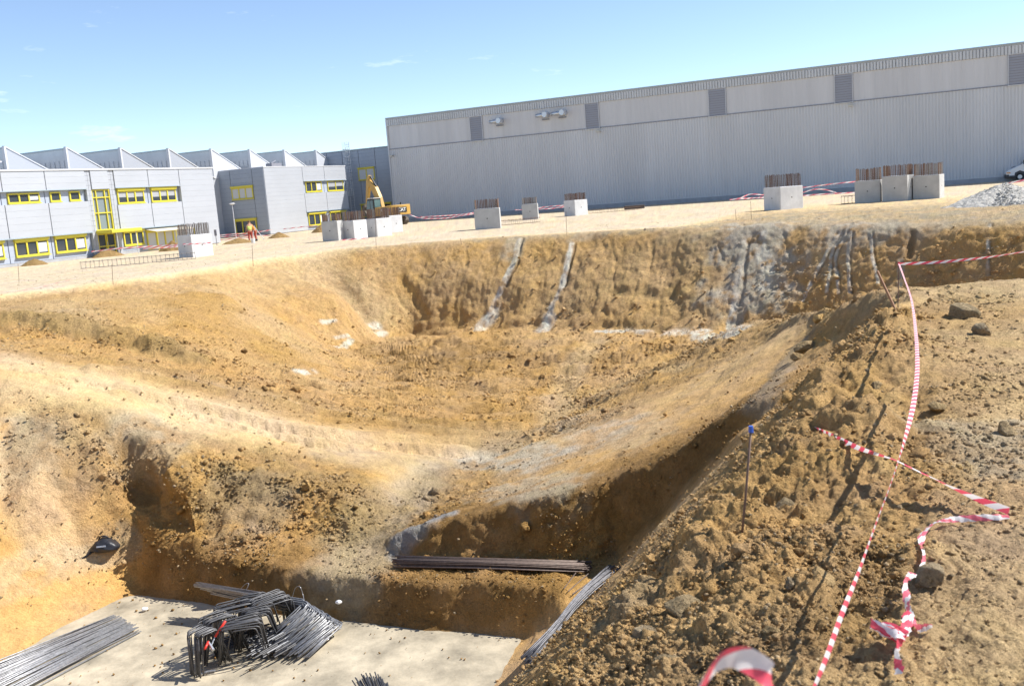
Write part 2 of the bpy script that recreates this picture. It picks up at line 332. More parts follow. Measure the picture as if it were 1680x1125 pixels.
for a, w_ in (([(985,548),(1020,543),(1060,546)], .3), ([(1105,548),(1150,548),(1205,548)], .4), ([(615,538),(625,548)], .28), ([(545,570),(575,563)], .16), ([(492,612),(510,610)], .2), ([(530,528),(555,527)], .12), ([(550,556),(570,553)], .10)):
    stroke(a, w_, WH, .9, .04, .6)
# wheel ruts, berms, humps
stroke([(-20,528),(60,528),(130,536),(200,556),(262,572),(310,592)], .65, YB, .75, .30, .7)
stroke([(262,575),(275,580)], .5, YB, .3, .25, .5)
for a in ([(150,598),(300,622),(420,645),(520,668),(640,690),(760,706),(850,708)], [(200,640),(330,668),(450,700),(600,722),(760,728)]):
    stroke(a, .34, PS, .45, -.15, .12, .02); stroke([(u, v+8) for u, v in a], .24, YB, .3, .15, .3); stroke([(u, v-7) for u, v in a], .2, YB, .3, .12, .3)
stroke([(0,590),(150,620),(290,655),(420,690),(560,720)], .8, PS, .6, -.05, .3)
for a in ([(430,690),(560,722),(700,742),(840,738)], [(20,602),(170,632),(330,676),(500,722)], [(240,655),(400,700),(560,736)]): stroke(a, .28, PS, .3, -.13, .12, .03)
stroke([(980,560),(945,600),(925,640),(905,690)], .5, PS, .5, -.08, .3); stroke([(1122,600),(1040,625),(975,655)], .35, PS, .5, -.05, .3)
stroke([(700,775),(660,815),(625,860),(590,905),(565,945)], .75, (.47,.385,.26), .75, -.05, .5)
stroke([(540,745),(700,755),(830,735)], .7, (.45,.37,.25), .5, 0, .5)
for a in ([(430,640),(560,668),(700,690)], [(620,655),(760,675),(880,680)], [(600,560),(760,570),(960,560)], [(560,600),(700,612),(860,606)], [(640,640),(760,642),(900,634)], [(640,580),(700,585),(820,583)], [(680,625),(800,628),(930,620)]):
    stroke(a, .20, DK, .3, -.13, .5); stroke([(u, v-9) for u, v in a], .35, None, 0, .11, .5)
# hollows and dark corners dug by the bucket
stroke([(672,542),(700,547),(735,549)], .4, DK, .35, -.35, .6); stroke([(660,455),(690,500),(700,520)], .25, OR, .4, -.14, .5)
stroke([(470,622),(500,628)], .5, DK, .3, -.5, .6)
stroke([(235,790),(285,830),(325,848)], .42, OR, .3, -.65, .5); stroke([(210,740),(235,800)], .3, OR, .5, -.4, .4); stroke([(150,690),(200,740)], .3, OR, .4, -.2, .4)
for a, d in (([(1010,480),(1100,482)], -.15), ([(1108,470),(1112,520),(1080,545)], -.18), ([(1000,535),(1085,540)], -.2)): stroke(a, .3, YB, .3, d, .5)
for a in ([(650,470),(665,510)], [(740,410),(735,440)], [(765,408),(762,440)], [(700,430),(690,455)], [(905,400),(895,440)], [(1010,400),(1008,470)], [(1068,400),(1066,440)], [(1180,400),(1183,430)], [(1290,385),(1292,420)]): stroke(a, .09, YB, .2, -.07, .8)
# colour patches
stroke([(800,755),(850,748),(885,760)], .7, LG, .85, 0, .5); stroke([(940,690),(985,730),(1010,700)], .6, LG, .45, 0, .9); stroke([(840,800),(905,800)], .7, LG, .6, 0, .8); stroke([(1010,700),(1060,720)], .7, LG, .35, 0, .8)
stroke([(650,890),(690,868),(735,848)], .22, (.42,.43,.44), .8, .05, .8)
stroke([(1320,560),(1290,600),(1255,665)], .28, (.36,.30,.22), .6, .05, .6)
stroke([(0,735),(40,740)], .8, LG, .5, 0, .7); stroke([(20,770),(75,850),(110,900)], .6, PS, .5, 0, .6); stroke([(120,700),(140,760)], .5, PS, .45, 0, .6); stroke([(0,950),(60,930),(200,890)], .35, LG, .4, 0, .6)
stroke([(225,700),(245,730)], .7, LG, .45, 0, .8); stroke([(330,495),(345,540),(430,560),(470,590)], 1.3, OR, .7, .15, .6); stroke([(170,500),(230,560)], .8, OR, .4, 0, .6); stroke([(560,690),(760,695),(850,690)], .5, OR, .6, 0, .6)
stroke([(460,780),(550,800),(590,830)], 1.0, YB, .6, .12, .8)
stroke([(370,820),(420,840)], .8, GC, .5, 0, .8)
stroke([(1100,385),(1180,378)], .5, GC, .3); stroke([(1050,620),(1150,570)], .6, DK, .3, 0, .8)
for a in ([(200,437),(300,424),(400,412),(480,404)], [(0,463),(80,452),(150,440)], [(700,372),(850,364),(1000,357),(1250,351)], [(1330,350),(1450,342),(1560,335)], [(540,407),(600,399),(700,389)], [(760,382),(900,374),(1100,364)], [(20,471),(130,456),(230,444)]):
    stroke(a, .22, (.40,.31,.20), .5, .03, .8)
stroke([(1230,378),(1240,420),(1235,455)], 1.5, LG, .8, 0, .9); stroke([(1200,372),(1260,374),(1285,372)], .5, LG, .7, 0, .9); stroke([(1250,385),(1262,440),(1252,470)], .25, WH, .6, 0, .8)
stroke([(1462,505),(1405,575),(1345,650),(1305,712),(1240,785),(1165,870),(1110,950)], .42, None, 0, .16, .9); stroke([(1475,530),(1430,610),(1385,700),(1330,800)], .3, OR, .3, .10, .9)
stroke([(1440,560),(1390,640),(1345,720)], .2, None, 0, -.10, .9)
# trampled path and rut on the near bank
stroke([(1520,640),(1480,760),(1440,900),(1390,1060)], .16, OR, .4, -.03, .5); stroke([(1620,720),(1660,760)], .5, LG, .5, 0, .6); stroke([(1600,900),(1650,1060)], .4, PS, .4, -.02, .7)
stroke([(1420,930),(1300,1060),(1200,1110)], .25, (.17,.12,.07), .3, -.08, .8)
stroke([(1010,1040),(1060,1000)], .25, GC, .5, .06, .6)
# ---- the sheet: fans out from where the visitor stands, finer where the ground is near or steep
NR = 1050
az = np.radians(np.concatenate([np.linspace(-180, -60, 26)[:-1], np.linspace(-60, -31.5, 30)[:-1], np.linspace(-31.5, 31.5, 1080), np.linspace(31.5, 60, 30)[1:], np.linspace(60, 180, 26)[1:-1]]))
NC = len(az)
rf = np.exp(np.linspace(math.log(.9), math.log(90), 3600))
RX = np.sin(az)[None, :]*rf[:, None]; RY = np.cos(az)[None, :]*rf[:, None]
HZ = bil(GR[0], RX, RY)
dz = np.abs(np.diff(HZ, axis=0)); dr = np.diff(rf)[:, None]; rm = .5*(rf[1:]+rf[:-1])[:, None]
HM = EYE-.5*(HZ[1:]+HZ[:-1])
ds = (np.sqrt((dr*(HM/rm))**2+dz**2)/rm+.02*dr/rm)*np.where(HM/rm > .66, .07, 1)*np.where(rm > 62, .5, 1)
for _ in range(3):
    K_ = 30; p_ = np.concatenate([np.repeat(ds[:, :1], K_+1, 1), ds, np.repeat(ds[:, -1:], K_, 1)], 1); cc_ = np.cumsum(p_, 1); ds = (cc_[:, 2*K_+1:]-cc_[:, :-2*K_-1])/(2*K_+1)
cs = np.concatenate([np.zeros((1, NC)), np.cumsum(ds, 0)], 0); cs /= cs[-1]
tgt = np.linspace(0, 1, NR); RR = np.zeros((NR, NC))
for k in range(NC): RR[:, k] = np.interp(tgt, cs[:, k], rf)
far = np.array([120, 180, 320, 700, 1600, 4000.]); RR = np.concatenate([RR, np.repeat(far[:, None], NC, 1)], 0); NRT = RR.shape[0]
PX = np.sin(az)[None, :]*RR; PY = np.cos(az)[None, :]*RR; PZ = bil(GR[0], PX, PY)
inside = ((PX > GX0) & (PX < GX1) & (PY > GY0) & (PY < GY1)); PZ = np.where(inside, PZ, 0)
A = [np.where(inside, bil(GR[c], PX, PY), ZN['P'][c-1]) for c in range(1, NCH)]
rough, orange, pale, grey, stri, dark = A
e = .15
nx_ = -(bil(GR[0], PX+e, PY)-bil(GR[0], PX-e, PY))/(2*e); ny_ = -(bil(GR[0], PX, PY+e)-bil(GR[0], PX, PY-e))/(2*e)
nx_ = np.where(inside, nx_, 0); ny_ = np.where(inside, ny_, 0)
nl = np.sqrt(nx_**2+ny_**2+1); nx_ /= nl; ny_ /= nl; nz_ = 1/nl
# colour
def lerp(a, b, t): return a+(b-a)*t[..., None]
base = np.array((.585, .384, .178)); C = np.broadcast_to(base, PX.shape+(3,)).copy()
c1 = fbm(PX/2.3, PY/2.3, PZ/2.3, 5, 21); c2 = fbm(PX/.5, PY/.5, PZ/.5, 4, 31); c3 = fbm(PX/6, PY/6, PZ/3, 3, 41)
ss = lambda t: np.clip(t, 0, 1)**2*(3-2*np.clip(t, 0, 1))
C = lerp(C, np.array((.63, .365, .125)), ss(orange+.32*c1+.28*c2))
C = lerp(C, np.array((.64, .475, .265)), ss((pale*1.15+.55*c3+.35*c2*(1-.5*pale))*(pale > .02)))
C = lerp(C, np.array((.42, .365, .265)), ss((grey*1.2+.6*c1-.4*c2)*np.clip(grey*4, 0, 1)))
C = lerp(C, np.array((.15, .088, .034)), ss(dark+.3*c2-.1)*.85)  # brown soil tone; in T and E it paints shade on trench face and step
pad = np.clip((pale-.8)*5, 0, 1)*np.clip(1-np.abs(PZ)*3, 0, 1)
padc = np.array((.52, .425, .295))*(1+.10*fbm(PX/1.5, PY/9, PZ, 4, 77)[..., None]+.05*c2[..., None]); C = C*(1-pad[..., None])+padc*pad[..., None]
DZ = np.zeros_like(PX); kill = np.zeros_like(PX)
_fr = ss((RR-14)/16); wobn = fbm(PX/.45, PY/.45, PZ/.45, 4, 51)*(1-_fr)+fbm(PX/1.3, PY/1.3, PZ/1.3, 3, 53)*_fr; wobl = fbm(PX/1.6, PY/1.6, PZ/1.6, 3, 52)
for pts, w_, col, s, dzz, wob, tread in ST:
    x0 = min(p.x for p in pts)-w_*2-.5; x1 = max(p.x for p in pts)+w_*2+.5; y0 = min(p.y for p in pts)-w_*2-.5; y1 = max(p.y for p in pts)+w_*2+.5
    I = np.nonzero((PX > x0) & (PX < x1) & (PY > y0) & (PY < y1))
    if not len(I[0]): continue
    qx, qy, qz = PX[I], PY[I], PZ[I]; best = np.full(qx.shape, 1e9)
    wx_ = qx+wobl[I]*wob*.35; wy_ = qy+wobl[I][::-1]*0
    cum = 0; arc = np.zeros(qx.shape)
    for a, b in zip(pts[:-1], pts[1:]):
        d = np.array(b-a); L2 = d.dot(d)+1e-9
        t = np.clip(((wx_-a.x)*d[0]+(qy-a.y)*d[1]+(qz-a.z)*d[2])/L2, 0, 1)
        dist = np.sqrt((wx_-a.x-t*d[0])**2+(qy-a.y-t*d[1])**2+((qz-a.z-t*d[2]))**2); arc = np.where(dist < best, cum+t*math.sqrt(L2), arc); cum += math.sqrt(L2); best = np.minimum(best, dist)
    q = 1-best/w_*.6+wobn[I]*wob*.9
    m = ss(q*1.5)*(best < w_*2)
    if col is WH or col is LG: m = np.clip(m*1.3, 0, 1)*np.clip(.78+1.6*c2[I]+.7*c1[I], 0, 1)
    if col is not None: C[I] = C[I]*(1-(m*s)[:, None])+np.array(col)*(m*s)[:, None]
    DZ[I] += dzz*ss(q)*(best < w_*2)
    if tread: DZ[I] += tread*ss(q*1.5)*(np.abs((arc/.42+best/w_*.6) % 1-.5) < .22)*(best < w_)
# relief
rfl = np.clip(rough/.05, 0, 1)
lump = fbm(PX/1.5, PY/1.5, PZ/1.5, 4, 61)
bil1 = np.abs(fbm(PX/.62, PY/.62, PZ/.62, 4, 71))
dW = PX*GN.x+PY*GN.y
st1 = fbm(dW/.42, PZ/4.5, (PX*GD.x+PY*GD.y)/5, 4, 81)
st2 = fbm(dW/.9, PZ/2.0, (PX*GD.x+PY*GD.y)/5, 3, 82)
wl1 = worley(PX/.42, PY/.42, PZ/.42, 91); wl2 = worley(PX/.17+.4*c2, PY/.17, PZ/.17, 92)
cellm = ss(.5+1.3*fbm(PX/1.1, PY/1.1, PZ/1.1, 2, 93))
nearr = np.clip((11-RR)/7, 0, 1)
fine = fbm(PX/.09, PY/.09, PZ/.09, 3, 95)*.35*np.clip((24-RR)/16, 0, 1)
D = rough*(.9*lump+.9*(.32-bil1)+1.25*(.55-wl1)*cellm*np.clip((48-RR)/20, .3, 1)+.55*(.5-wl2)*np.clip((30-RR)/14, 0, 1)+fine)+stri*(.07*st1+.05*st2)
floor_ = ss((-3.6-PZ)/.6)*ss((RR-20)/5)
rut = np.abs(fbm(PX/2.8+.3*lump, PY/1.3, PZ*0, 3, 101)); rut2 = fbm(PX/1.7, PY/.9, PZ*0, 2, 103)
D = D*(1-.65*floor_)+floor_*rough*(2.6*(.25-rut)+1.0*rut2)
D += nearr*(.35*rough+.012)*(.55-worley(PX/.085, PY/.085, PZ/.085, 97))+nearr*(.15*rough+.010)*(.55-worley(PX/.035, PY/.035, PZ/.035, 98))
D += np.clip(rough/.06, 0, 1)*.05*(.5-worley(PX/.28, PY/.28, PZ/.28, 121))*np.clip((RR-18)/10, 0, 1)*np.clip((62-RR)/10, 0, 1)
D = np.where(inside, D, 0)
C *= (1+.22*st1*stri)[..., None]
C *= (1+.12*np.clip(.5-wl1, -.5, .5)*cellm*rfl)[..., None]
c4_ = fbm(PX/.13, PY/.13, PZ/.13, 3, 111); C *= (1+.16*c4_+.12*c2)[..., None]; C[..., 2] *= 1-.12*np.clip(c1+c2, -1, 1)
C = np.clip(C, .02, .8)
# blinding area stays flat
bl = (PZ < -5.35)
D = np.where(bl, np.minimum(D*.3, .0), D)
QX = PX+nx_*D; QY = PY+ny_*D; QZ = PZ+nz_*D+DZ*nz_.clip(.3, 1)
QX += nx_*DZ*.7*(1-nz_); QY += ny_*DZ*.7*(1-nz_)
nv = NRT*NC
co = np.stack([QX, QY, QZ], -1).reshape(-1, 3).astype(np.float32)
co = np.concatenate([co, [[0, 0, .62]]]).astype(np.float32)
ii = np.arange(NRT-1)[:, None]*NC; jj = np.arange(NC)[None, :]; j2 = (jj+1) % NC
quads = np.stack([ii+jj, ii+NC+jj, ii+NC+j2, ii+j2], -1).reshape(-1, 4)
tris = np.stack([np.full(NC, nv), np.arange(NC), (np.arange(NC)+1) % NC], -1)
me = bpy.data.meshes.new('ground'); nf = len(quads)+len(tris)
me.vertices.add(nv+1); me.vertices.foreach_set('co', co.ravel())
loops = np.concatenate([quads.ravel(), tris.ravel()]).astype(np.int32)
me.loops.add(len(loops)); me.loops.foreach_set('vertex_index', loops)
me.polygons.add(nf)
me.polygons.foreach_set('loop_start', np.concatenate([np.arange(len(quads))*4, len(quads)*4+np.arange(len(tris))*3]).astype(np.int32))
me.polygons.foreach_set('use_smooth', np.ones(nf, dtype=bool))
me.update(calc_edges=True)
ca = me.color_attributes.new('Col', 'FLOAT_COLOR', 'POINT')
c4 = np.ones((nv+1, 4), dtype=np.float32); c4[:nv, :3] = C.reshape(-1, 3); c4[:nv, 3] = np.clip(rough/.06, .12, 1).ravel()*np.where(pad.ravel() > .5, .35, 1); c4[nv, :3] = base; ca.data.foreach_set('color', c4.ravel())
me.materials.append(SOIL)
ground = tag(mesh_obj('ground', me), kind='structure')
# ---- concrete blinding at the bottom of the near excavation
BLIND = mat('blinding_concrete', (.37, .32, .235), .9, nscale=1.4, namt=.45, bump=.5, bscale=9)
b_ = MB(); PB = [at(232,963,-5.49), at(865,1045,-5.49), at(815,1120,-5.49), Vector((-7.5, 0, -5.49)), Vector((-15, 4, -5.49)), at(0,1088,-5.49)]
c0 = sum(PB, Vector())/len(PB); PB = [p+(p-c0).normalized()*.3 for p in PB]; n_ = len(PB)
b_.add([(p.x, p.y, p.z) for p in PB]+[(p.x, p.y, p.z-.05) for p in PB], [tuple(range(n_)), tuple(range(2*n_-1, n_-1, -1))]+[(i, i+n_, (i+1) % n_+n_, (i+1) % n_) for i in range(n_)])
tag(b_.build('concrete_floor', BLIND), kind='structure')
# ================================================================== BUILDINGS
CLAD_L = mat('corrugated_cladding', (.56, .565, .575), .55, metal=.0, nscale=.35, namt=.07, streak=(1, 1, .12))
CLAD_U = mat('flat_cladding', (.555, .55, .555), .6, metal=0, nscale=.9, namt=.08, streak=(1, 1, .06))
CLAD_P = mat('parapet_cladding', (.54, .555, .57), .55, metal=0, nscale=.4, namt=.06)
TRIM = mat('light_trim', (.52, .53, .55), .5); EAVE = mat('eaves_flashing', (.33, .40, .44), .5); LOUV = mat('louvre_metal', (.22, .22, .25), .5)
PLINTH = mat('plinth_concrete', (.34, .35, .37), .9, nscale=1, namt=.15); DARKG = mat('dark_gap', (.06, .06, .065), .8)
STEEL = mat('galvanised_steel', (.55, .57, .60), .38, metal=.7); ROOF = mat('roof_membrane', (.42, .43, .44), .85, nscale=.4, namt=.1)
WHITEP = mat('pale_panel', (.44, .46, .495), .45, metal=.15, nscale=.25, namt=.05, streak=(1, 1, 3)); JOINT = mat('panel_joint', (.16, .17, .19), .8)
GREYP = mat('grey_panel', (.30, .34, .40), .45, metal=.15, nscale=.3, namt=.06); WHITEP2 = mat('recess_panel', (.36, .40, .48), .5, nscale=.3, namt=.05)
YEL = mat('yellow_frame', (.60, .52, .05), .45); GLASS = mat('window_glass', (.045, .055, .065), .06, spec=.8); BLINDM = mat('roller_blind', (.34, .35, .37), .6)
SHADEG = mat('stair_glass', (.20, .24, .26), .12, spec=.7); CURT = mat('curtain', (.52, .54, .55), .7)
def ribbed(mb, x0, x1, z0, z1, y, pitch, depth, top=.5, flat=.12):
    """trapezoid sheet standing on the wall; y is the wall side, ribs come towards -y"""
    n = int((x1-x0)/pitch); prof = []
    for i in range(n+1):
        a = x0+i*pitch
        for dx, dd in ((0, 0), (flat*pitch*1.2, depth), (flat*pitch*1.2+top*pitch, depth), (flat*pitch*2.4+top*pitch, 0)):
            if a+dx < x1: prof.append((a+dx, -dd))
    prof.append((x1, 0)); vs = []
    for x, d in prof: vs += [(x, y+d, z0), (x, y+d, z1)]
    mb.add(vs, [(2*i, 2*i+2, 2*i+3, 2*i+1) for i in range(len(prof)-1)])
# ---- big hall: local x along the wall, -y towards the pit
Pw = at(1640, 298); H0 = Pw-GN*66
hall = empty('warehouse', H0, ROT_N, 'long grey corrugated metal hall with louvred vents, behind the pit on the right', 'warehouse')
VENTS = [(11.15, 12.65), (25.35, 26.85), (39.0, 40.7), (51.5, 53.1), (66.75, 68.4), (80.6, 82.2)]
HL = 96
MB().box(0, HL, .12, 45, .0, 12.2).build('wall', CLAD_U, hall)
MB().box(-.1, HL, -.02, 45.1, 12.2, 12.33).build('roof', ROOF, hall)
m = MB(); ribbed(m, 0, HL, .42, 8.68, .06, .29, .05); m.build('lower_cladding', CLAD_L, hall)
m = MB(); ribbed(m, 0, HL, 11.45, 12.2, -.02, .29, .05); m.box(0, HL, -.02, .1, 11.45, 12.2); m.build('parapet_cladding', CLAD_P, hall)
edges = [0]+[e_ for v in VENTS for e_ in (v[0]-.08, v[1]+.08)]+[HL]
for i in range(0, len(edges), 2):
    m = MB(); ribbed(m, edges[i], edges[i+1], 8.76, 11.44, .08, 1.0, .02, top=.55, flat=.05); m.build('upper_cladding', CLAD_U, hall)
MB().box(0, HL, -.03, .07, 8.68, 8.76).build('cladding_rail', LOUV, hall)
MB().box(-.14, HL, -.10, .16, 12.33, 12.45).build('eaves_flashing', EAVE, hall)
MB().box(0, HL, -.02, .1, .0, .42).build('plinth', PLINTH, hall)
MB().box(-.16, .02, -.09, .2, .0, 12.33).build('corner_trim', TRIM, hall)
for a, b in VENTS:
    v = MB().box(a, b, .03, .08, 8.76, 11.4).build('vent', LOUV, hall)
    f = MB(); f.box(a-.07, a, -.07, .08, 8.7, 11.47); f.box(b, b+.07, -.07, .08, 8.7, 11.47); f.box(a, b, -.07, .08, 11.4, 11.47); f.box(a-.1, b+.1, -.16, .08, 8.62, 8.7); f.build('vent_frame', TRIM, v)
    s = MB()
    for k in range(11):
        z = 8.78+k*.238; s.add([(a, .02, z+.2), (b, .02, z+.2), (b, -.06, z), (a, -.06, z), (a, .03, z+.22), (b, .03, z+.22), (b, -.05, z+.02), (a, -.05, z+.02)], [(0, 3, 2, 1), (4, 5, 6, 7), (3, 7, 6, 2), (0, 1, 5, 4)])
    s.build('louvre', mat('louvre_blade', (.36, .36, .39), .45), v)
for i, (x, z, wd) in enumerate(((14.8, 10.6, 1.3), (20.5, 10.7, 1.25), (22.5, 10.72, 1.45))):
    d = MB(); n = 14
    d.tube([(x+wd*.28, .05, z), (x+wd*.28, -.95, z)], .30, 14)
    u = d.build('exhaust_unit', STEEL, hall, smooth=False)
    MB().tube([(x+wd*.30, -.60, z), (x-wd*.62, -.66, z-.05)], .26, 14, r1=.20).build('exhaust_duct', STEEL, u, smooth=True)
    e_ = MB(); e_.tube([(x+wd*.34, -.6, z), (x+wd*.50, -.6, z)], .33, 14); e_.build('exhaust_cap', TRIM, u)
    MB().box(x-.3, x+.55, -.12, .06, z-.55, z-.42).build('bracket', LOUV, u)
for x, z in ((26.9, 8.35), (53.0, 8.35), (.5, 7.95), (80, 8.35)):
    l = MB().box(x-.05, x+.05, -.45, .05, z, z+.08).build('wall_lamp', LOUV, hall); MB().box(x-.22, x+.22, -.75, -.35, z-.16, z+.05).build('lamp_head', mat('lamp_housing', (.5, .48, .42), .5), l, bevel=.03)
# ---- office building on the left: local x along the facade, -y towards the yard
FA = Vector((-30.32, 75.47, 0))
def window(parent, x0, x1, z0, z1, y, lights, kind='glass', shutter=0, mat_=None):
    """yellow frame with mullions; glass panes set in it"""
    t = .10; f = MB(); yo = y-.10
    top = z1-shutter
    f.box(x0, x0+t, yo, y, z0, top); f.box(x1-t, x1, yo, y, z0, top); f.box(x0+t, x1-t, yo, y, z0, z0+t); f.box(x0+t, x1-t, yo, y, top-t, top)
    ws = (x1-x0-2*t)/lights
    for k in range(1, lights): f.box(x0+t+k*ws-.06, x0+t+k*ws+.06, yo-.01, y, z0+t, top-t)
    fo = f.build('window', mat_ or YEL, parent)
    if shutter: MB().box(x0-.05, x1+.05, y-.22, y, top+.004, z1).build('shutter_box', YEL, fo)
    for k in range(lights):
        a = x0+t+k*ws+(.06 if k else 0); b = x0+t+(k+1)*ws-(.06 if k < lights-1 else 0)
        MB().box(a, b, y-.05, y-.02, z0+t, top-t).build('pane', GLASS if kind != 'pale' else CURT, fo)
        if kind == 'blind': MB().box(a+.01, b-.01, y-.056, y-.051, top-t-(top-z0-2*t)*random.choice((.55, .5, .6)), top-t-.005).build('blind', BLINDM, fo)
        if kind == 'curtain' and k == lights-1: MB().box(a+.01, b-.01, y-.056, y-.051, z0+t+.1, top-t-.1).build('curtain', CURT, fo)
    MB().box(x0-.04, x1+.04, y-.2, y+.01, z0-.06, z0-.003).build('sill', mat_ or YEL, fo)
    return fo
def panels(parent, xs_, z0, z1, y0, y1, m_, gap=.035):
    for a, b in zip(xs_[:-1], xs_[1:]): 
        p = MB(); n = max(1, round((z1-z0)/.45)); h = (z1-z0)/n
        for k in range(n): p.box(a+gap, b-gap, y0, y1, z0+k*h+(.0 if k == 0 else .005), z0+(k+1)*h)
        p.build('cladding_panel', m_, parent)
off = empty('office_building', FA, ROT_D, 'two storey pale office block with yellow windows and entrance canopy, at the left edge', 'building')
FL = -33.0
MB().box(FL, 12.59, .35, 13.0, 0, 6.4).build('wall', JOINT, off)
MB().box(FL, 12.62, -.06, 13.0, 6.5, 6.62).build('roof', TRIM, off)
left_x = [FL]+[-8.44-3.57*k for k in range(6, 0, -1)]+[-8.44, -4.87, -1.29]; right_x = [1.45, 4.97, 8.44, 12.59]
panels(off, left_x, 5.15, 6.5, 0, .36, WHITEP); panels(off, left_x, 1.92, 4.22, 0, .36, WHITEP)
panels(off, right_x[:3], 5.15, 6.5, 0, .36, WHITEP); panels(off, right_x[:3], 1.92, 3.82, 0, .36, WHITEP)
panels(off, right_x[2:], .05, 6.5, 0, .36, WHITEP)
for xs_, z0, z1 in ((left_x, 4.22, 5.14), (left_x, .22, 1.91), (right_x[:3], 3.82, 5.14), (right_x[:3], .22, 1.91)):
    panels(off, xs_, z0, z1, .29, .37, WHITEP2)
m = MB(); m.box(FL, -1.29, -.06, .36, 5.10, 5.146); m.box(FL, -1.29, -.06, .36, 1.86, 1.915); m.box(1.45, 8.44, -.06, .36, 5.10, 5.146); m.box(1.45, 8.44, -.06, .36, 1.86, 1.915); m.build('drip_flashing', EAVE, off)
MB().box(FL, 12.59, .22, .4, 0, .2).build('plinth', PLINTH, off)
for a, b in ((-1.29, -.81), (.91, 1.45)):
    p = MB()
    for k in range(17): p.box(a+.02, (a+b)/2-.01, .06, .36, .1+k*.377, .1+k*.377+.365); p.box((a+b)/2+.01, b-.02, .06, .36, .1+k*.377, .1+k*.377+.365)
    p.build('stair_pier', mat('pier_panel', (.38, .40, .44), .5), off)
panels(off, [-.81, .91], 5.08, 6.5, .0, .36, WHITEP)
f = MB(); sx0, sx1, sz0, sz1 = -.80, .90, 1.98, 5.04
for x in (sx0, sx0+.36, sx1-.50, sx1-.07): f.box(x, x+.075, .1, .3, sz0, sz1)
for z in (sz0, 3.25, 4.42, sz1-.07): f.box(sx0, sx1, .09, .29, z, z+.075)
st = f.build('stair_window', YEL, off); MB().box(sx0+.02, sx1-.02, .2, .24, sz0+.02, sz1-.02).build('pane', SHADEG, st)
cn = MB().prism([(-.95, 1.72), (2.05, 1.72), (2.05, 1.98), (-.95, 1.98)], -1.6, .06).build('canopy', YEL, off, bevel=.04)
MB().tube([(-.3, -1.35, .0), (-.3, -1.35, 1.75)], .035).build('canopy_post', TRIM, cn); MB().tube([(1.6, -1.35, .0), (1.6, -1.35, 1.75)], .035).build('canopy_post', TRIM, cn)
dr_ = MB()
for x in (-.78, -.05, .08, .82): dr_.box(x, x+.07, .12, .26, .05, 1.7)
for z in (.05, .72, 1.63): dr_.box(-.78, .89, .115, .25, z, z+.07)
d_ = dr_.build('door', YEL, off); MB().box(-.75, .86, .18, .2, .08, 1.68).build('pane', GLASS, d_); MB().tube([(.02, .06, .8), (.02, .06, 1.1)], .02).build('handle', STEEL, d_)
for (a, b, n_) in ((-7.95, -5.35, 3), (-4.45, -3.55, 1), (-2.75, -1.8, 1), (-11.5, -8.95, 3)): window(off, a, b, 4.3, 5.0, .29, n_, 'curtain' if n_ == 3 else 'glass')
for a in (-7.95, -4.6, -11.6, -15.2, -18.8): window(off, a, a+2.75, .62, 1.86, .29, 3, 'curtain', shutter=.18)
for a in (1.78, 5.3): window(off, a, a+2.75, 3.9, 5.08, .29, 3, 'blind', shutter=.2)
window(off, 1.85, 3.9, .62, 1.86, .29, 3, 'glass', shutter=.18); window(off, 4.25, 8.2, .2, 1.75, .29, 4, 'pale', shutter=.2)
aw = MB(); aw.add([(4.1, -1.0, 1.52), (8.5, -1.0, 1.52), (8.5, .28, 1.74), (4.1, .28, 1.74), (4.1, -1.0, 1.56), (8.5, -1.0, 1.56), (8.5, .28, 1.78), (4.1, .28, 1.78)], [(0, 3, 2, 1), (4, 5, 6, 7), (0, 1, 5, 4), (1, 2, 6, 5), (2, 3, 7, 6), (3, 0, 4, 7)])
aw.build('awning', mat('awning_cloth', (.58, .53, .42), .8), off)
for x in (4.2, 6.3, 8.4): MB().tube([(x, -.95, 0), (x, -.95, 1.54)], .03).build('awning_post', YEL, off)
ru = MB(); ru.box(-9.3, -7.9, .6, 1.6, 6.7, 7.15); ru.box(-9.5, -7.75, .5, 1.7, 7.15, 7.25); ru.build('roof_unit', TRIM, off)
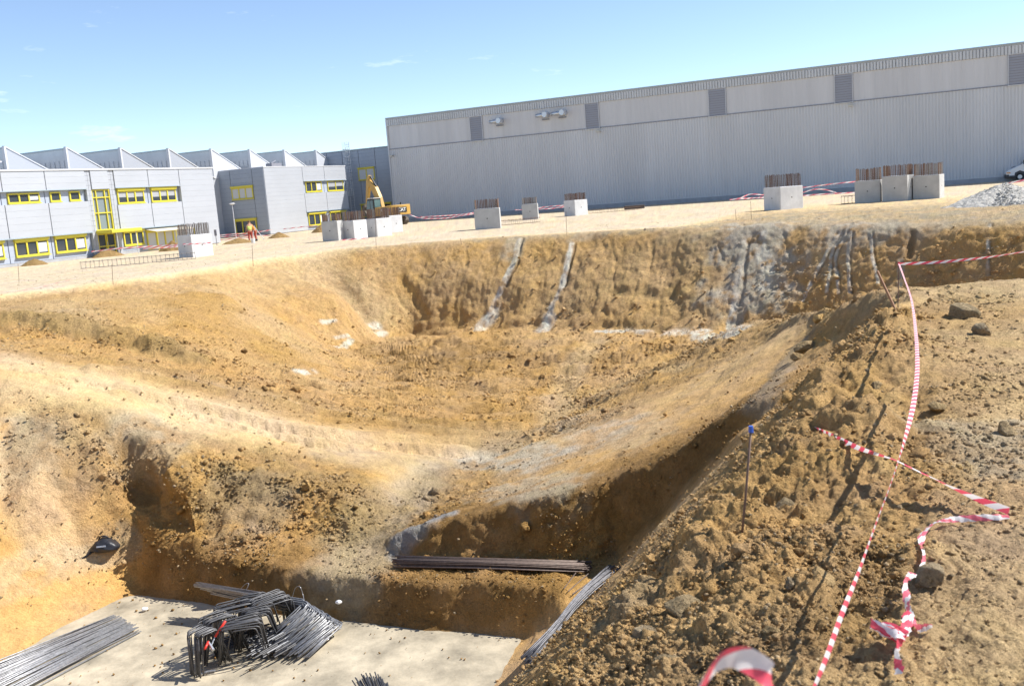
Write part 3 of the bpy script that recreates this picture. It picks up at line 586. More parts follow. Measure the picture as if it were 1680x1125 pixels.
# ---- saw-tooth factory behind
saw = empty('sawtooth_factory', FA-GN*13.3, ROT_D, 'factory hall with a row of white saw-tooth rooflights behind the office block', 'building')
def sawx(u): 
    q = onplane(u, 246, FA-GN*13.3, GN); return (q-FA+GN*13.3).dot(GD), q.z
SAWW = mat('sawtooth_gable', (.52, .54, .58), .5, metal=.1); SAWG = mat('sawtooth_glazing', (.46, .48, .50), .35, metal=.3, nscale=.5, namt=.1); SAWG2 = mat('gable_cladding', (.38, .40, .44), .5, metal=.2)
tx = [sawx(u)[0] for u in (8, 107, 195, 275, 344, 408, 466, 518)]; sp = (tx[7]-tx[0])/7; zp = 9.42
MB().box(tx[0]-4*sp, tx[7]+2*sp, .05, 44, 0, 6.35).build('wall', WHITEP, saw)
for k in range(-3, 9):
    x = tx[0]+k*sp; x1 = x+sp-.05; zv = 6.35
    g = MB().add([(x, 0, zv), (x1, 0, zv), (x, 0, zp), (x, .25, zv), (x1, .25, zv), (x, .25, zp)], [(0, 1, 2), (3, 5, 4), (0, 3, 4, 1), (1, 4, 5, 2), (2, 5, 3, 0)]).build('sawtooth', SAWW if k >= 4 else SAWG2, saw)
    MB().add([(x+.01, .25, zv), (x+.01, .25, zp-.02), (x+.01, 44, zp-.02), (x+.01, 44, zv), (x+.09, .25, zv), (x+.09, .25, zp-.1), (x+.09, 44, zp-.1), (x+.09, 44, zv)],
             [(0, 3, 2, 1), (4, 5, 6, 7)]).build('rooflight', SAWG, g)
    MB().box(x-.04, x+.0, .26, 44, zv+.0, zv+1.35).build('glazing_ribs', mat('ribs', (.40, .42, .44), .5), g)
    ml_ = MB()
    for q in range(0, 70): ml_.box(x-.07, x-.045, .5+q*.6, .56+q*.6, zv, zv+1.95)
    ml_.build('mullions', SAWW, g)
    MB().box(x-.1, x+.02, .26, 44, zp-.12, zp).build('ridge_flashing', EAVE, g)
    MB().add([(x, -.06, zp), (x+.0, .3, zp+.05), (x1+.1, .3, zv), (x1+.1, -.06, zv), (x, -.06, zp+.09), (x, .3, zp+.13), (x1+.1, .3, zv+.1), (x1+.1, -.06, zv+.1)],
             [(0, 1, 2, 3), (4, 7, 6, 5), (0, 3, 7, 4), (1, 5, 6, 2), (0, 4, 5, 1), (3, 2, 6, 7)]).build('gable_trim', TRIM, g)
    MB().box(x-.1, x+.08, -.05, .24, zv, zp+.05).build('gable_trim', TRIM, g)
    MB().add([(x+.1, .25, zp-.1), (x1, .25, zv), (x1, 44, zv), (x+.1, 44, zp-.1)], [(0, 1, 2, 3)]).build('roof_slope', ROOF, g)
# ---- second office block, set back
C2 = at(444, 385); blk = empty('office_block', C2, ROT_D, 'projecting two storey block with one grey shaded side and one white sunlit side, yellow windows', 'building')
BL = 15.2; BH = 7.05
MB().box(.0, BL, .3, 6.2, 0, BH-.1).build('wall', JOINT, blk)
MB().box(-.02, BL+.02, -.03, 6.3, BH, BH+.1).build('roof', TRIM, blk)
panels(blk, [0, 6.7], .05, BH, 0, .31, WHITEP)
bx = [6.7, 10.85, BL]
panels(blk, bx, 5.5, BH, 0, .31, WHITEP); panels(blk, bx, 2.1, 4.15, 0, .31, WHITEP); panels(blk, bx, 4.15, 5.49, .24, .32, WHITEP2); panels(blk, bx, .05, 2.09, .24, .32, WHITEP2)
m = MB(); m.box(6.7, BL, -.06, .32, 5.45, 5.497); m.box(6.7, BL, -.06, .32, 2.04, 2.097); m.build('drip_flashing', EAVE, blk)
window(blk, 7.3, 10.3, 4.25, 5.42, .24, 3, 'curtain', shutter=.0); window(blk, 11.5, 14.7, 4.25, 5.42, .24, 2, 'blind'); window(blk, 7.2, 10.5, .5, 1.9, .24, 3, 'curtain', shutter=.12); window(blk, 11.4, 14.6, .5, 1.9, .24, 3, 'glass', shutter=.12)
side = bpy.data.objects.new('side_wall', None); COL.objects.link(side); side.parent = blk; side.rotation_euler = (0, 0, -math.pi/2)
# side face looks back along -x of the block: local frame with x to the right seen from the yard
def sidepart(build):
    o = build; o.rotation_euler = (0, 0, -math.pi/2); return o
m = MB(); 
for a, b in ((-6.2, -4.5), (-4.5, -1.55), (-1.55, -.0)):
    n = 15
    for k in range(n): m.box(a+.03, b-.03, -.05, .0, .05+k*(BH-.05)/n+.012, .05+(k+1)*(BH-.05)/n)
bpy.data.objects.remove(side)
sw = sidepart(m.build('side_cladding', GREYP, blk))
for z0, z1 in ((3.95, 5.35), (.3, 1.9)):
    wdo = window(blk, -4.45, -1.6, z0, z1, -.051, 3, 'pale' if z0 > 3 else 'glass', shutter=.2); sidepart(wdo)
ac = MB(); ac.box(2.5, 4.2, .8, 1.6, BH+.12, BH+.5); ac.tube([(2.6, .9, BH+.5), (4.1, 1.5, BH+.8)], .06); ac.build('roof_unit', LOUV, blk)
# ---- link block between the offices and the hall
lk = empty('link_building', H0-GD*(-1.0)+GN*0, ROT_N, 'dark grey taller link block with roof ladder and yellow window, beside the long hall', 'building')
MB().box(-14, .3, .3, 14, 0, 9.1).build('wall', JOINT, lk)
m = MB(); px_ = [-14, -10, -7.7, -5.3, -2.9, .1]
for a, b in zip(px_[:-1], px_[1:]):
    for k in range(20): m.box(a+.03, b-.03, .2, .31, .05+k*.452+.012, .05+(k+1)*.452)
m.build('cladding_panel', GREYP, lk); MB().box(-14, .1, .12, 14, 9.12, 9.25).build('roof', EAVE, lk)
window(lk, -5.5, -3.15, 5.4, 6.95, .2, 2, 'pale', shutter=.15); window(lk, -5.6, -1.2, .9, 2.5, .2, 4, 'glass', shutter=.15)
ld = MB()
for x in (-6.9, -6.35): ld.tube([(x, -.1, 1.6), (x, -.1, 10.2)], .035)
for k in range(28): ld.tube([(-6.9, -.1, 1.8+k*.3), (-6.35, -.1, 1.8+k*.3)], .02, 4)
for k in range(7): 
    z = 3.6+k*.95; ld.tube([(-6.95, -.1, z), (-7.0, -.6, z), (-6.62, -.85, z), (-6.25, -.6, z), (-6.3, -.1, z)], .025, 4)
for x in (-6.97, -6.62, -6.28): ld.tube([(x, -.6 if abs(x+6.62) > .1 else -.85, 3.6), (x, -.6 if abs(x+6.62) > .1 else -.85, 10.2)], .02, 4)
ld.build('ladder', STEEL, lk)
# ================================================================== PEDESTALS with starter bars
def concrete(name, col): return mat(name, col, .88, nscale=1.3, namt=.14, bump=.35, bscale=14)
CONC = concrete('pedestal_concrete', (.44, .44, .43)); CONCW = concrete('pale_concrete', (.62, .62, .62)); RUST = mat('rusty_rebar', (.15, .085, .055), .75, nscale=6, namt=.4); RUSTG = mat('grey_rebar', (.20, .18, .165), .65, nscale=6, namt=.3)
HOLE = mat('anchor_hole', (.03, .03, .03), .9)
_bar = MB().tube([(0, 0, 0), (0, 0, 1)], .021, 5); 
def bar_mesh(m_): 
    me_ = bpy.data.meshes.new('starter_bar'); me_.from_pydata(_bar.v, [], _bar.f); me_.materials.append(m_); return me_
BARM = [bar_mesh(RUST), bar_mesh(RUSTG)]
def pedestal(uL, uC, uR, vb, vt, vr, label, cm=CONC, barmix=.8, bmax=2.2):
    C = at(uC, vb); vd = Vector((C.x, C.y, 0)).normalized(); m_px = C.y/FPX; Lm = (uC-uL)*m_px; Rm = max((uR-uC)*m_px, .06); w_ = min(max(math.hypot(Lm, Rm), 1.2), 1.95); th = math.atan2(Rm, Lm)
    rt = Vector((vd.y, -vd.x, 0)); xd = rt*math.cos(th)-vd*math.sin(th); a = b = w_
    h = onplane(uC, vt, C, Vector((0, 1, 0))).z; hb = onplane(uC, vr, C, Vector((0, 1, 0))).z-h
    root = empty('concrete_pedestal', C, math.atan2(xd.y, xd.x), label, 'concrete pedestal', 'concrete pedestals on the levelled yard')
    MB().box(-a, 0, 0, b, -.25, h).build('block', cm, root, bevel=.03)
    hl = MB(); hl.tube([(-a/2, -.004, h*.52), (-a/2, .02, h*.52)], .045, 8); hl.tube([(.004, b/2, h*.52), (-.02, b/2, h*.52)], .045, 8); hl.build('anchor_hole', HOLE, root)
    nx, ny = max(4, round(a/.125)), max(4, round(b/.14)); pts = []
    for i in range(nx+1): pts += [(-a+.10+i*(a-.2)/nx, .09), (-a+.10+i*(a-.2)/nx, b-.09)]
    for j in range(1, ny): pts += [(-a+.09, .09+j*(b-.18)/ny), (-.09, .09+j*(b-.18)/ny)]
    for x, y in pts:
        o = mesh_obj('starter_bar', BARM[0 if random.random() < barmix else 1], root); o.location = (x, y, h-.02); L_ = hb*random.uniform(.93, 1.05)
        o.scale = (random.choice((1, 1, 1.5)), 1, L_); o.rotation_euler = (random.gauss(0, .012), random.gauss(0, .014), 0)
    return root
pedestal(295, 317, 350, 422.5, 385.5, 366, 'pale concrete pedestal with grey starter bars standing alone before the office block', CONCW, .15)
pedestal(537, 556, 563, 395, 362, 350, 'leftmost grey concrete pedestal of the close group in front of the excavator', CONC)
pedestal(563, 582, 604, 392.5, 361.8, 346, 'second concrete pedestal of the group by the excavator, half grey and half white', CONCW)
pedestal(603, 619.5, 644, 388.7, 358.7, 342, 'third concrete pedestal of the group by the excavator, with a broad white side', CONCW)
pedestal(630, 641, 659, 382, 354, 340, 'rearmost white concrete pedestal of the group, right below the excavator', CONCW)
pedestal(780, 821.5, 823, 374.5, 340.5, 325, 'grey concrete pedestal with brown bars, left of the three in the middle of the yard', CONC, .8, 1.5)
pedestal(857.5, 883.2, 884, 359.4, 333.5, 322.5, 'smallest grey concrete pedestal, standing farther back in the middle of the yard', CONC, .4, 1.5)
pedestal(926, 944, 965, 354.2, 328.5, 316.5, 'concrete pedestal in front of the hall below the second louvred vent', CONCW)
pedestal(1254, 1281, 1317, 344.7, 307, 286, 'isolated concrete pedestal right of centre with dense brown bars', CONCW, .7)
pedestal(1405, 1444.6, 1449, 331.3, 295, 274.5, 'left pedestal of the row of three by the gravel heap, with dark bars', CONC, .6, 1.6)
pedestal(1450, 1489, 1500, 329.2, 287.3, 269, 'middle pedestal of the row of three by the gravel heap', CONC, .8, 1.6)
pedestal(1501, 1541.6, 1549, 325.4, 286.2, 266, 'right pedestal of the row of three, nearest the gravel heap', CONC, .5, 1.6)
# ================================================================== EXCAVATOR
CY_ = mat('digger_yellow', (.50, .30, .07), .5, nscale=2, namt=.12); CBK = mat('black_paint', (.02, .022, .024), .5); RUB = mat('rubber_steel', (.10, .085, .07), .8, nscale=5, namt=.3); CG = mat('cab_glass', (.05, .13, .15), .05, spec=.9); CHR = mat('ram_chrome', (.6, .6, .62), .25, metal=.9)
CWH = mat('cab_roof_paint', (.62, .62, .6), .5)
ex = empty('excavator', at(637, 369.8), math.radians(130), 'yellow tracked excavator with folded boom, parked behind the pedestals', 'excavator')
for s in (-1, 1):
    t = MB(); t.prism([(-2.0, .15), (-1.7, .02), (1.7, .02), (2.0, .15), (2.15, .45), (2.0, .72), (1.7, .84), (-1.7, .84), (-2.0, .72), (-2.15, .45)], s*1.0-.3, s*1.0+.3)
    tr = t.build('track', RUB, ex, bevel=.03); g = MB()
    for k in range(26): g.box(-1.7+k*.135, -1.66+k*.135, s-.31, s+.31, .84, .875); g.box(-1.7+k*.135, -1.66+k*.135, s-.31, s+.31, -.012, .02)
    g.build('grousers', RUB, tr)
    MB().box(-1.5, 1.5, s*.62-.1, s*.62+.1, .25, .6).build('track_frame', CY_, tr)
MB().tube([(0, 0, .7), (0, 0, 1.1)], .62, 20).build('turntable', CBK, ex)
b = MB(); b.box(-2.0, 1.55, -1.3, 1.3, 1.06, 1.25); b.box(-2.0, .3, .45, 1.3, 1.25, 2.0); b.box(-2.0, .9, -1.3, -.45, 1.25, 1.95); b.box(-2.0, -.3, -.45, .45, 1.25, 2.05); b.build('house', CY_, ex, bevel=.06)
c = MB(); n = 14; prof = [(-2.0, -1.35), (-2.0, 1.35)]+[(-2.45-.4*math.sin(math.pi*i/n)**.6, 1.35-2.7*i/n) for i in range(n+1)]
c.add([(x, y, 1.05) for x, y in prof]+[(x, y, 2.1) for x, y in prof], [tuple(range(len(prof)-1, -1, -1)), tuple(range(len(prof), 2*len(prof)))]+[(i, (i+1) % len(prof), (i+1) % len(prof)+len(prof), i+len(prof)) for i in range(len(prof))])
cw = c.build('counterweight', CY_, ex, bevel=.05)
MB().tube([(-1.5, -.8, 1.95), (-1.5, -.8, 2.35)], .07, 8).build('exhaust_pipe', CBK, ex)
cb = MB().prism([(.35, 1.1), (1.75, 1.1), (1.95, 1.7), (1.7, 2.75), (1.45, 2.93), (.35, 2.93)], .42, 1.35).build('cab', CBK, ex, bevel=.04)
MB().prism([(.5, 1.75), (1.0, 1.75), (1.0, 2.75), (.5, 2.75)], 1.352, 1.362).build('cab_window', CG, cb); MB().prism([(1.1, 1.3), (1.8, 1.3), (1.84, 1.75), (1.62, 2.72), (1.1, 2.75)], 1.352, 1.362).build('cab_window', CG, cb)
MB().box(.335, .345, .52, 1.25, 1.75, 2.8).build('rear_window', CG, cb); MB().box(.3, 1.5, .4, 1.37, 2.94, 3.02).build('cab_roof', CWH, cb)
def beam(pts, w0, th0, name, m_, parent):
    mm = MB(); n = len(pts)
    up = []; dn = []
    for i, (x, z) in enumerate(pts):
        dx = pts[min(i+1, n-1)][0]-pts[max(i-1, 0)][0]; dz_ = pts[min(i+1, n-1)][1]-pts[max(i-1, 0)][1]; l = math.hypot(dx, dz_); th = th0[i]
        up.append((x-dz_/l*th/2, z+dx/l*th/2)); dn.append((x+dz_/l*th/2, z-dx/l*th/2))
    return mm.prism(up+dn[::-1], -w0/2, w0/2).build(name, m_, parent, bevel=.02)
bo = beam([(.7, 1.6), (1.25, 2.9), (1.9, 3.9), (2.95, 4.95)], .42, [.45, .75, .85, .35], 'boom', CY_, ex)
stk = beam([(2.7, 5.45), (3.0, 4.85), (3.75, 2.2)], .32, [.25, .6, .28], 'stick', CY_, ex)
MB().tube([(.95, .3, 1.35), (2.0, .3, 2.95)], .09).build('boom_ram', CHR, ex); MB().tube([(.95, -.3, 1.35), (2.0, -.3, 2.95)], .09).build('boom_ram', CHR, ex)
MB().tube([(1.6, 0, 4.2), (2.65, 0, 5.4)], .1).build('stick_ram', CBK, ex); MB().tube([(3.2, 0, 4.9), (3.85, 0, 2.9)], .08).build('bucket_ram', CHR, stk)
MB().prism([(3.5, 2.4), (3.95, 2.25), (4.1, 1.7), (3.75, 1.15), (3.15, 1.0), (2.75, 1.3), (2.77, 1.4), (3.2, 1.35), (3.6, 1.7), (3.45, 2.1)], -.55, .55).build('bucket', RUB, stk, bevel=.02)
te_ = MB()
for k in range(5): te_.box(2.57, 2.8, -.5+k*.22, -.42+k*.22, 1.27, 1.37)
te_.build('bucket_teeth', CHR, stk)
BLK2 = MB().box(-1.95, -1.0, 1.302, 1.308, 1.35, 1.92).build('badge', CBK, ex)
def text(name, body, size, mt, parent, loc, rot, ext=.004):
    cu = bpy.data.curves.new(name, 'FONT'); cu.body = body; cu.size = size; cu.extrude = ext; cu.align_x = 'CENTER'; cu.align_y = 'CENTER'; cu.offset = size*.02
    to = bpy.data.objects.new(name, cu); COL.objects.link(to); dg = bpy.context.evaluated_depsgraph_get()
    me_ = bpy.data.meshes.new_from_object(to.evaluated_get(dg)); bpy.data.objects.remove(to); me_.materials.clear(); me_.materials.append(mt)
    o = mesh_obj(name, me_, parent); o.location = loc; o.rotation_euler = rot; return o
WHT = mat('white_paint', (.78, .78, .76), .5); REDP = mat('red_paint', (.6, .04, .03), .5)
text('lettering', 'CAT', .52, WHT, ex, (-1.47, 1.312, 1.63), (math.pi/2, 0, math.pi))
MB().box(-2.862, -2.856, -.62, .62, 1.3, 1.85).build('badge', CBK, cw); text('lettering', 'CAT', .5, WHT, cw, (-2.866, 0, 1.58), (math.pi/2, 0, -math.pi/2))
MB().box(-2.6, -2.2, 1.352, 1.358, 1.5, 1.7).build('stripe', REDP, cw)
# ================================================================== VAN
VW = mat('van_white', (.74, .75, .76), .25, coat=.5); VG = mat('van_glass', (.03, .045, .055), .04, spec=.9); VB = mat('van_bumper', (.05, .05, .055), .6); TYR = mat('tyre', (.025, .025, .025), .85); ORG = mat('indicator', (.75, .28, .05), .2); CLR = mat('headlamp_glass', (.6, .62, .62), .08)
vl = at(1651, 297.0); vl = vl-GD*(.9)+GN*(-.1)
van = empty('van', vl, ROT_N, 'white panel van parked against the long hall, at the right edge', 'van')
side_p = [(0, .38), (0, .75), (.12, .95), (.95, 1.32), (1.25, 1.42), (2.05, 2.3), (2.3, 2.42), (6.2, 2.45), (6.3, 2.3), (6.3, .38)]
MB().prism(side_p, -1.0, 1.0).build('body', VW, van, bevel=.07)
MB().box(-.1, .28, -1.02, 1.02, .28, .62).build('bumper', VB, van, bevel=.06)
MB().box(.28, 6.32, -1.012, 1.012, .3, .5).build('sill_trim', VB, van, bevel=.02)
for y in (-1.006, 1.0): MB().prism([(1.5, 1.42), (2.2, 2.2), (2.95, 2.22), (2.95, 1.42)], y, y+.006).build('side_window', VG, van)
MB().add([(1.3, -.85, 1.51), (1.3, .85, 1.51), (2.02, .8, 2.31), (2.02, -.8, 2.31), (1.35, -.85, 1.5), (1.35, .85, 1.5), (2.07, .8, 2.3), (2.07, -.8, 2.3)], [(0, 1, 2, 3), (7, 6, 5, 4), (0, 4, 5, 1), (3, 2, 6, 7), (0, 3, 7, 4), (1, 5, 6, 2)]).build('windscreen', VG, van)
for s in (-1, 1):
    MB().box(-.03, .30, s*.82-.2, s*.82+.2, .72, .9).build('headlight', CLR, van, bevel=.03); MB().box(.05, .38, s*1.0-.03, s*1.0+.03, .70, .80).build('indicator', ORG, van)
    MB().box(1.42, 1.6, s*1.12-.1, s*1.12+.1, 1.45, 1.85).build('mirror', VB, van, bevel=.03)
for x in (1.15, 4.9):
    for s in (-1, 1):
        wh = MB().tube([(x, s*.78, .35), (x, s*1.03, .35)], .35, 24).build('wheel', TYR, van, bevel=.02); MB().tube([(x, s*1.0, .35), (x, s*1.045, .35)], .19, 16).build('rim', STEEL, wh)
MB().box(-.02, .3, -1.03, 1.03, .0, .3) if False else None
for s in (-1, 1): MB().prism([(.68, .4), (.75, .75), (1.15, .93), (1.55, .75), (1.62, .4)], s*1.004-.004, s*1.004+.004).build('wheel_arch', VB, van)
MB().prism([(.45, 1.18), (.8, 1.32), (.78, 1.36), (.42, 1.22)], -1.004, -.998).build('grille', VB, van)
# ================================================================== STREET FURNITURE
POLE = mat('lamp_post_paint', (.55, .57, .6), .45, metal=.3)
def lamp(u, vb, vt, label):
    p = at(u, vb); h = onplane(u-6, vt, p, Vector((0, 1, 0))).z
    r = empty('street_lamp', p, 0, label, 'street lamp', 'street lamps by the offices')
    MB().tube([(0, 0, 0), (0, 0, h-.12)], .06, 10, r1=.04).build('post', POLE, r); MB().tube([(0, 0, h-.14), (0, 0, h-.02)], .10, 12, r1=.30).build('lamp_shade', POLE, r)
    MB().tube([(0, 0, h-.02), (0, 0, h+.06)], .31, 14, r1=.18).build('lamp_cap', TRIM, r)
lamp(152, 421, 350, 'slim lamp post with round head, left of the office entrance'); lamp(387.6, 392, 334, 'slim lamp post with round head, between the two office blocks')
p = at(356, 403); sg = empty('marker_post', p, 0, 'short dark post with a small flat top plate at the corner of the office block', 'post'); MB().tube([(0, 0, 0), (0, 0, 1.15)], .03).build('post', LOUV, sg); MB().box(-.1, .1, -.02, .02, .8, 1.3).build('plate', LOUV, sg)
# ---- rebar cages lying on the yard
def cage(p0, p1, h, wd, step, label, mt=RUSTG, r=.012):
    d = (p1-p0); L_ = d.length; o = empty('reinforcement_cage', p0, math.atan2(d.y, d.x), label, 'rebar cage', 'rebar cages lying on the yard')
    for y in (0, wd):
        for z in (.02, h): MB().tube([(0, y, z), (L_, y, z)], r, 5).build('long_bar', mt, o)
    n_ = int(L_/step); t = MB().tube([(0, 0, 0), (0, 0, h+.04), (0, wd, h+.04), (0, wd, 0), (0, 0, 0)], r*.8, 4); me_ = None
    for k in range(min(n_, 90)+1):
        if me_ is None: o2 = t.build('stirrup', mt, o); me_ = o2.data
        else: o2 = mesh_obj('stirrup', me_, o)
        o2.location = (k*L_/n_, 0, 0); o2.rotation_euler = (0, random.gauss(0, .05), 0)
cage(at(133, 441.5), at(321, 425), .38, .3, .24, 'long rusty rebar cage lying left of the nearest single pedestal')
cage(at(824, 370), at(886, 364.5), .35, .4, .3, 'rebar cage lying between the two grey pedestals in mid yard', RUST)
cage(at(968, 350.5), at(1052, 343.5), .25, .4, .35, 'low rebar cage lying in front of the hall, right of the vent pedestal', RUST)
cage(at(1385, 335), at(1404, 333.5), .5, .5, .25, 'short square rebar cage at the left foot of the three pedestals', RUST)
q = at(1040, 343); MB().box(-.9, 1.0, -.3, .3, 0, .35).build('timber_stack', mat('old_timber', (.10, .08, .07), .9), None, bevel=.03); bpy.data.objects['timber_stack'].location = q; tag(bpy.data.objects['timber_stack'], 'small dark stack of timber on the yard in front of the hall', 'timber stack')
# ---- heaps
def heap(p, rx, ry, h, label, cat, col, seed, name='dirt_heap', n=60, rg=.16):
    th = np.linspace(0, 2*np.pi, n, endpoint=False)[None, :]; rr_ = np.linspace(0, 1, n//2)[:, None]
    X = rr_*np.cos(th)*rx; Y = rr_*np.sin(th)*ry; w_ = 1+.25*vnoise(np.cos(th)*1.4+seed, np.sin(th)*1.4, th*0+seed, seed); X = X*w_; Y = Y*w_
    Z = h*(1-rr_**1.15)**1.0*(1+0*th); Z = Z+h*rg*fbm(X*3/max(rx, .1)+seed, Y*3/max(rx, .1), Z*0, 4, seed)*(1-rr_**3)+h*.08*(.5-worley(X*14/rx, Y*14/rx, Z*0, seed))-.05*rr_**4
    v = np.stack([X, Y, Z], -1).reshape(-1, 3); f = []
    R_ = n//2
    for i in range(R_-1):
        for j in range(n): f.append((i*n+j, (i+1)*n+j, (i+1)*n+(j+1) % n, i*n+(j+1) % n))
    me_ = bpy.data.meshes.new(name); me_.from_pydata(v.tolist(), [], f); me_.materials.append(SOIL); me_.polygons.foreach_set('use_smooth', [True]*len(f))
    ca_ = me_.color_attributes.new('Col', 'FLOAT_COLOR', 'POINT'); c_ = np.ones((len(v), 4), dtype=np.float32)
    c_[:, :3] = np.array(col)*(1+.25*fbm(v[:, 0]*4, v[:, 1]*4, v[:, 2]*4, 3, seed+3))[:, None]; ca_.data.foreach_set('color', c_.ravel())
    o = mesh_obj(name, me_); o.location = p; return tag(o, label, cat)
OC = (.36, .235, .10)
for (u, v, wp, hp, lab, gr) in ((57, 435, 46, 11, 'small tan earth heap at the foot of the left office wall', 1), (176, 421, 52, 12, 'earth heap in front of the yellow entrance', 2), (284, 411, 44, 16, 'earth heap behind the nearest single pedestal', 3),
        (391, 399, 58, 8, 'flat earth heap left of the two workers', 4), (458, 390, 36, 9, 'earth heap at the foot of the white sunlit block', 5), (527, 381, 34, 12, 'reddish earth heap left of the pedestal group', 6)):
    p = at(u, v); k = p.y/FPX; heap(p, wp*k/2, wp*k/2, hp*k, lab, 'earth heap', OC, gr)
gp = at(1648, 334); gp.z = -.02
gh_ = heap(gp, 2.9, 2.5, 1.02, 'large heap of pale gravel at the right, in front of the van', 'gravel heap', (.74, .70, .63), 31, 'gravel_heap', 220, .10)
# ---- small sedge of gravel stones on the heap
def rocks_mesh(name, P_, S_, Cc, seed, sub=0, mt=SOIL):
    rs = np.random.RandomState(seed); bm = bmesh.new()
    bmesh.ops.create_icosphere(bm, subdivisions=1+sub, radius=1); vb = np.array([v.co[:] for v in bm.verts]); fb = np.array([[v.index for v in f.verts] for f in bm.faces]); bm.free()
    N = len(P_); nvb = len(vb)
    jit = 1+.28*rs.randn(12, nvb)
    q = rs.randn(N, 4); q /= np.linalg.norm(q, axis=1)[:, None]; a, b_, c_, d_ = q.T
    R_ = np.stack([1-2*(c_*c_+d_*d_), 2*(b_*c_-a*d_), 2*(b_*d_+a*c_), 2*(b_*c_+a*d_), 1-2*(b_*b_+d_*d_), 2*(c_*d_-a*b_), 2*(b_*d_-a*c_), 2*(c_*d_+a*b_), 1-2*(b_*b_+c_*c_)], -1).reshape(-1, 3, 3)
    sc = rs.uniform(.6, 1.15, (N, 3)); loc = vb[None]*np.clip(jit[rs.randint(0, 12, N)], .55, 1.5)[..., None]*sc[:, None, :]
    V = np.einsum('nij,nkj->nki', R_, loc); V[..., 2] *= .8; V = V*S_[:, None, None]+P_[:, None, :]
    F_ = (fb[None]+(np.arange(N)*nvb)[:, None, None]).reshape(-1, 3)
    me_ = bpy.data.meshes.new(name); V = V.reshape(-1, 3).astype(np.float32); me_.vertices.add(len(V)); me_.vertices.foreach_set('co', V.ravel())
    me_.loops.add(F_.size); me_.loops.foreach_set('vertex_index', F_.ravel().astype(np.int32)); me_.polygons.add(len(F_)); me_.polygons.foreach_set('loop_start', (np.arange(len(F_))*3).astype(np.int32)); me_.update(calc_edges=True)
    ca_ = me_.color_attributes.new('Col', 'FLOAT_COLOR', 'POINT'); c4_ = np.ones((len(V), 4), dtype=np.float32); c4_[:, :3] = np.repeat(np.clip(Cc, .02, .85), nvb, 0); ca_.data.foreach_set('color', c4_.ravel()); me_.materials.append(mt)
    return me_
rs = np.random.RandomState(5); N_ = 2600; th = rs.uniform(0, 6.283, N_); rr_ = np.sqrt(rs.uniform(0, 1, N_))*1.12
gpz = np.clip(1.04*(1-rr_**1.15), 0, 2)
me_ = rocks_mesh('stones', np.stack([rr_*np.cos(th)*2.7, rr_*np.sin(th)*2.35, gpz], -1), rs.uniform(.025, .06, N_), np.array((.78, .75, .69))*rs.uniform(.7, 1.15, (N_, 1)), 3)
tag(mesh_obj('stones', me_, gh_), kind='stuff')
# ================================================================== BARRIER TAPE
def tape_mat(name, red, white):
    m = bpy.data.materials.new(name); m.use_nodes = True; t = m.node_tree; b = t.nodes['Principled BSDF']; lk = t.links.new
    uv = t.nodes.new('ShaderNodeUVMap'); sp_ = t.nodes.new('ShaderNodeSeparateXYZ'); lk(uv.outputs[0], sp_.inputs[0])
    a = t.nodes.new('ShaderNodeMath'); a.operation = 'MULTIPLY_ADD'; a.inputs[1].default_value = .55; lk(sp_.outputs[1], a.inputs[0]); lk(sp_.outputs[0], a.inputs[2])
    f = t.nodes.new('ShaderNodeMath'); f.operation = 'FRACT'; lk(a.outputs[0], f.inputs[0])
    g = t.nodes.new('ShaderNodeMath'); g.operation = 'GREATER_THAN'; g.inputs[1].default_value = .5; lk(f.outputs[0], g.inputs[0])
    mx_ = t.nodes.new('ShaderNodeMixRGB'); mx_.inputs[1].default_value = (*red, 1); mx_.inputs[2].default_value = (*white, 1); lk(g.outputs[0], mx_.inputs[0]); lk(mx_.outputs[0], b.inputs['Base Color'])
    b.inputs['Roughness'].default_value = .35
    tr = t.nodes.new('ShaderNodeBsdfTranslucent'); lk(mx_.outputs[0], tr.inputs[0]); ms = t.nodes.new('ShaderNodeMixShader'); ms.inputs[0].default_value = .3
    out = t.nodes['Material Output']; lk(b.outputs[0], ms.inputs[1]); lk(tr.outputs[0], ms.inputs[2]); lk(ms.outputs[0], out.inputs[0])
    return m
TAPE = tape_mat('tape', (.74, .09, .14), (.80, .77, .77)); TAPEF = tape_mat('tape_sunbleached', (.76, .17, .22), (.80, .77, .76))
def crspline(pts, n):
    P_ = [pts[0]*2-pts[1]]+pts+[pts[-1]*2-pts[-2]]; out = []
    for i in range(1, len(P_)-2):
        a, b, c, d = P_[i-1:i+3]
        for k in range(n):
            t = k/n; out.append(.5*((2*b)+(c-a)*t+(2*a-5*b+4*c-d)*t*t+(3*b-a-3*c+d)*t**3))
    out.append(P_[-2]); return out
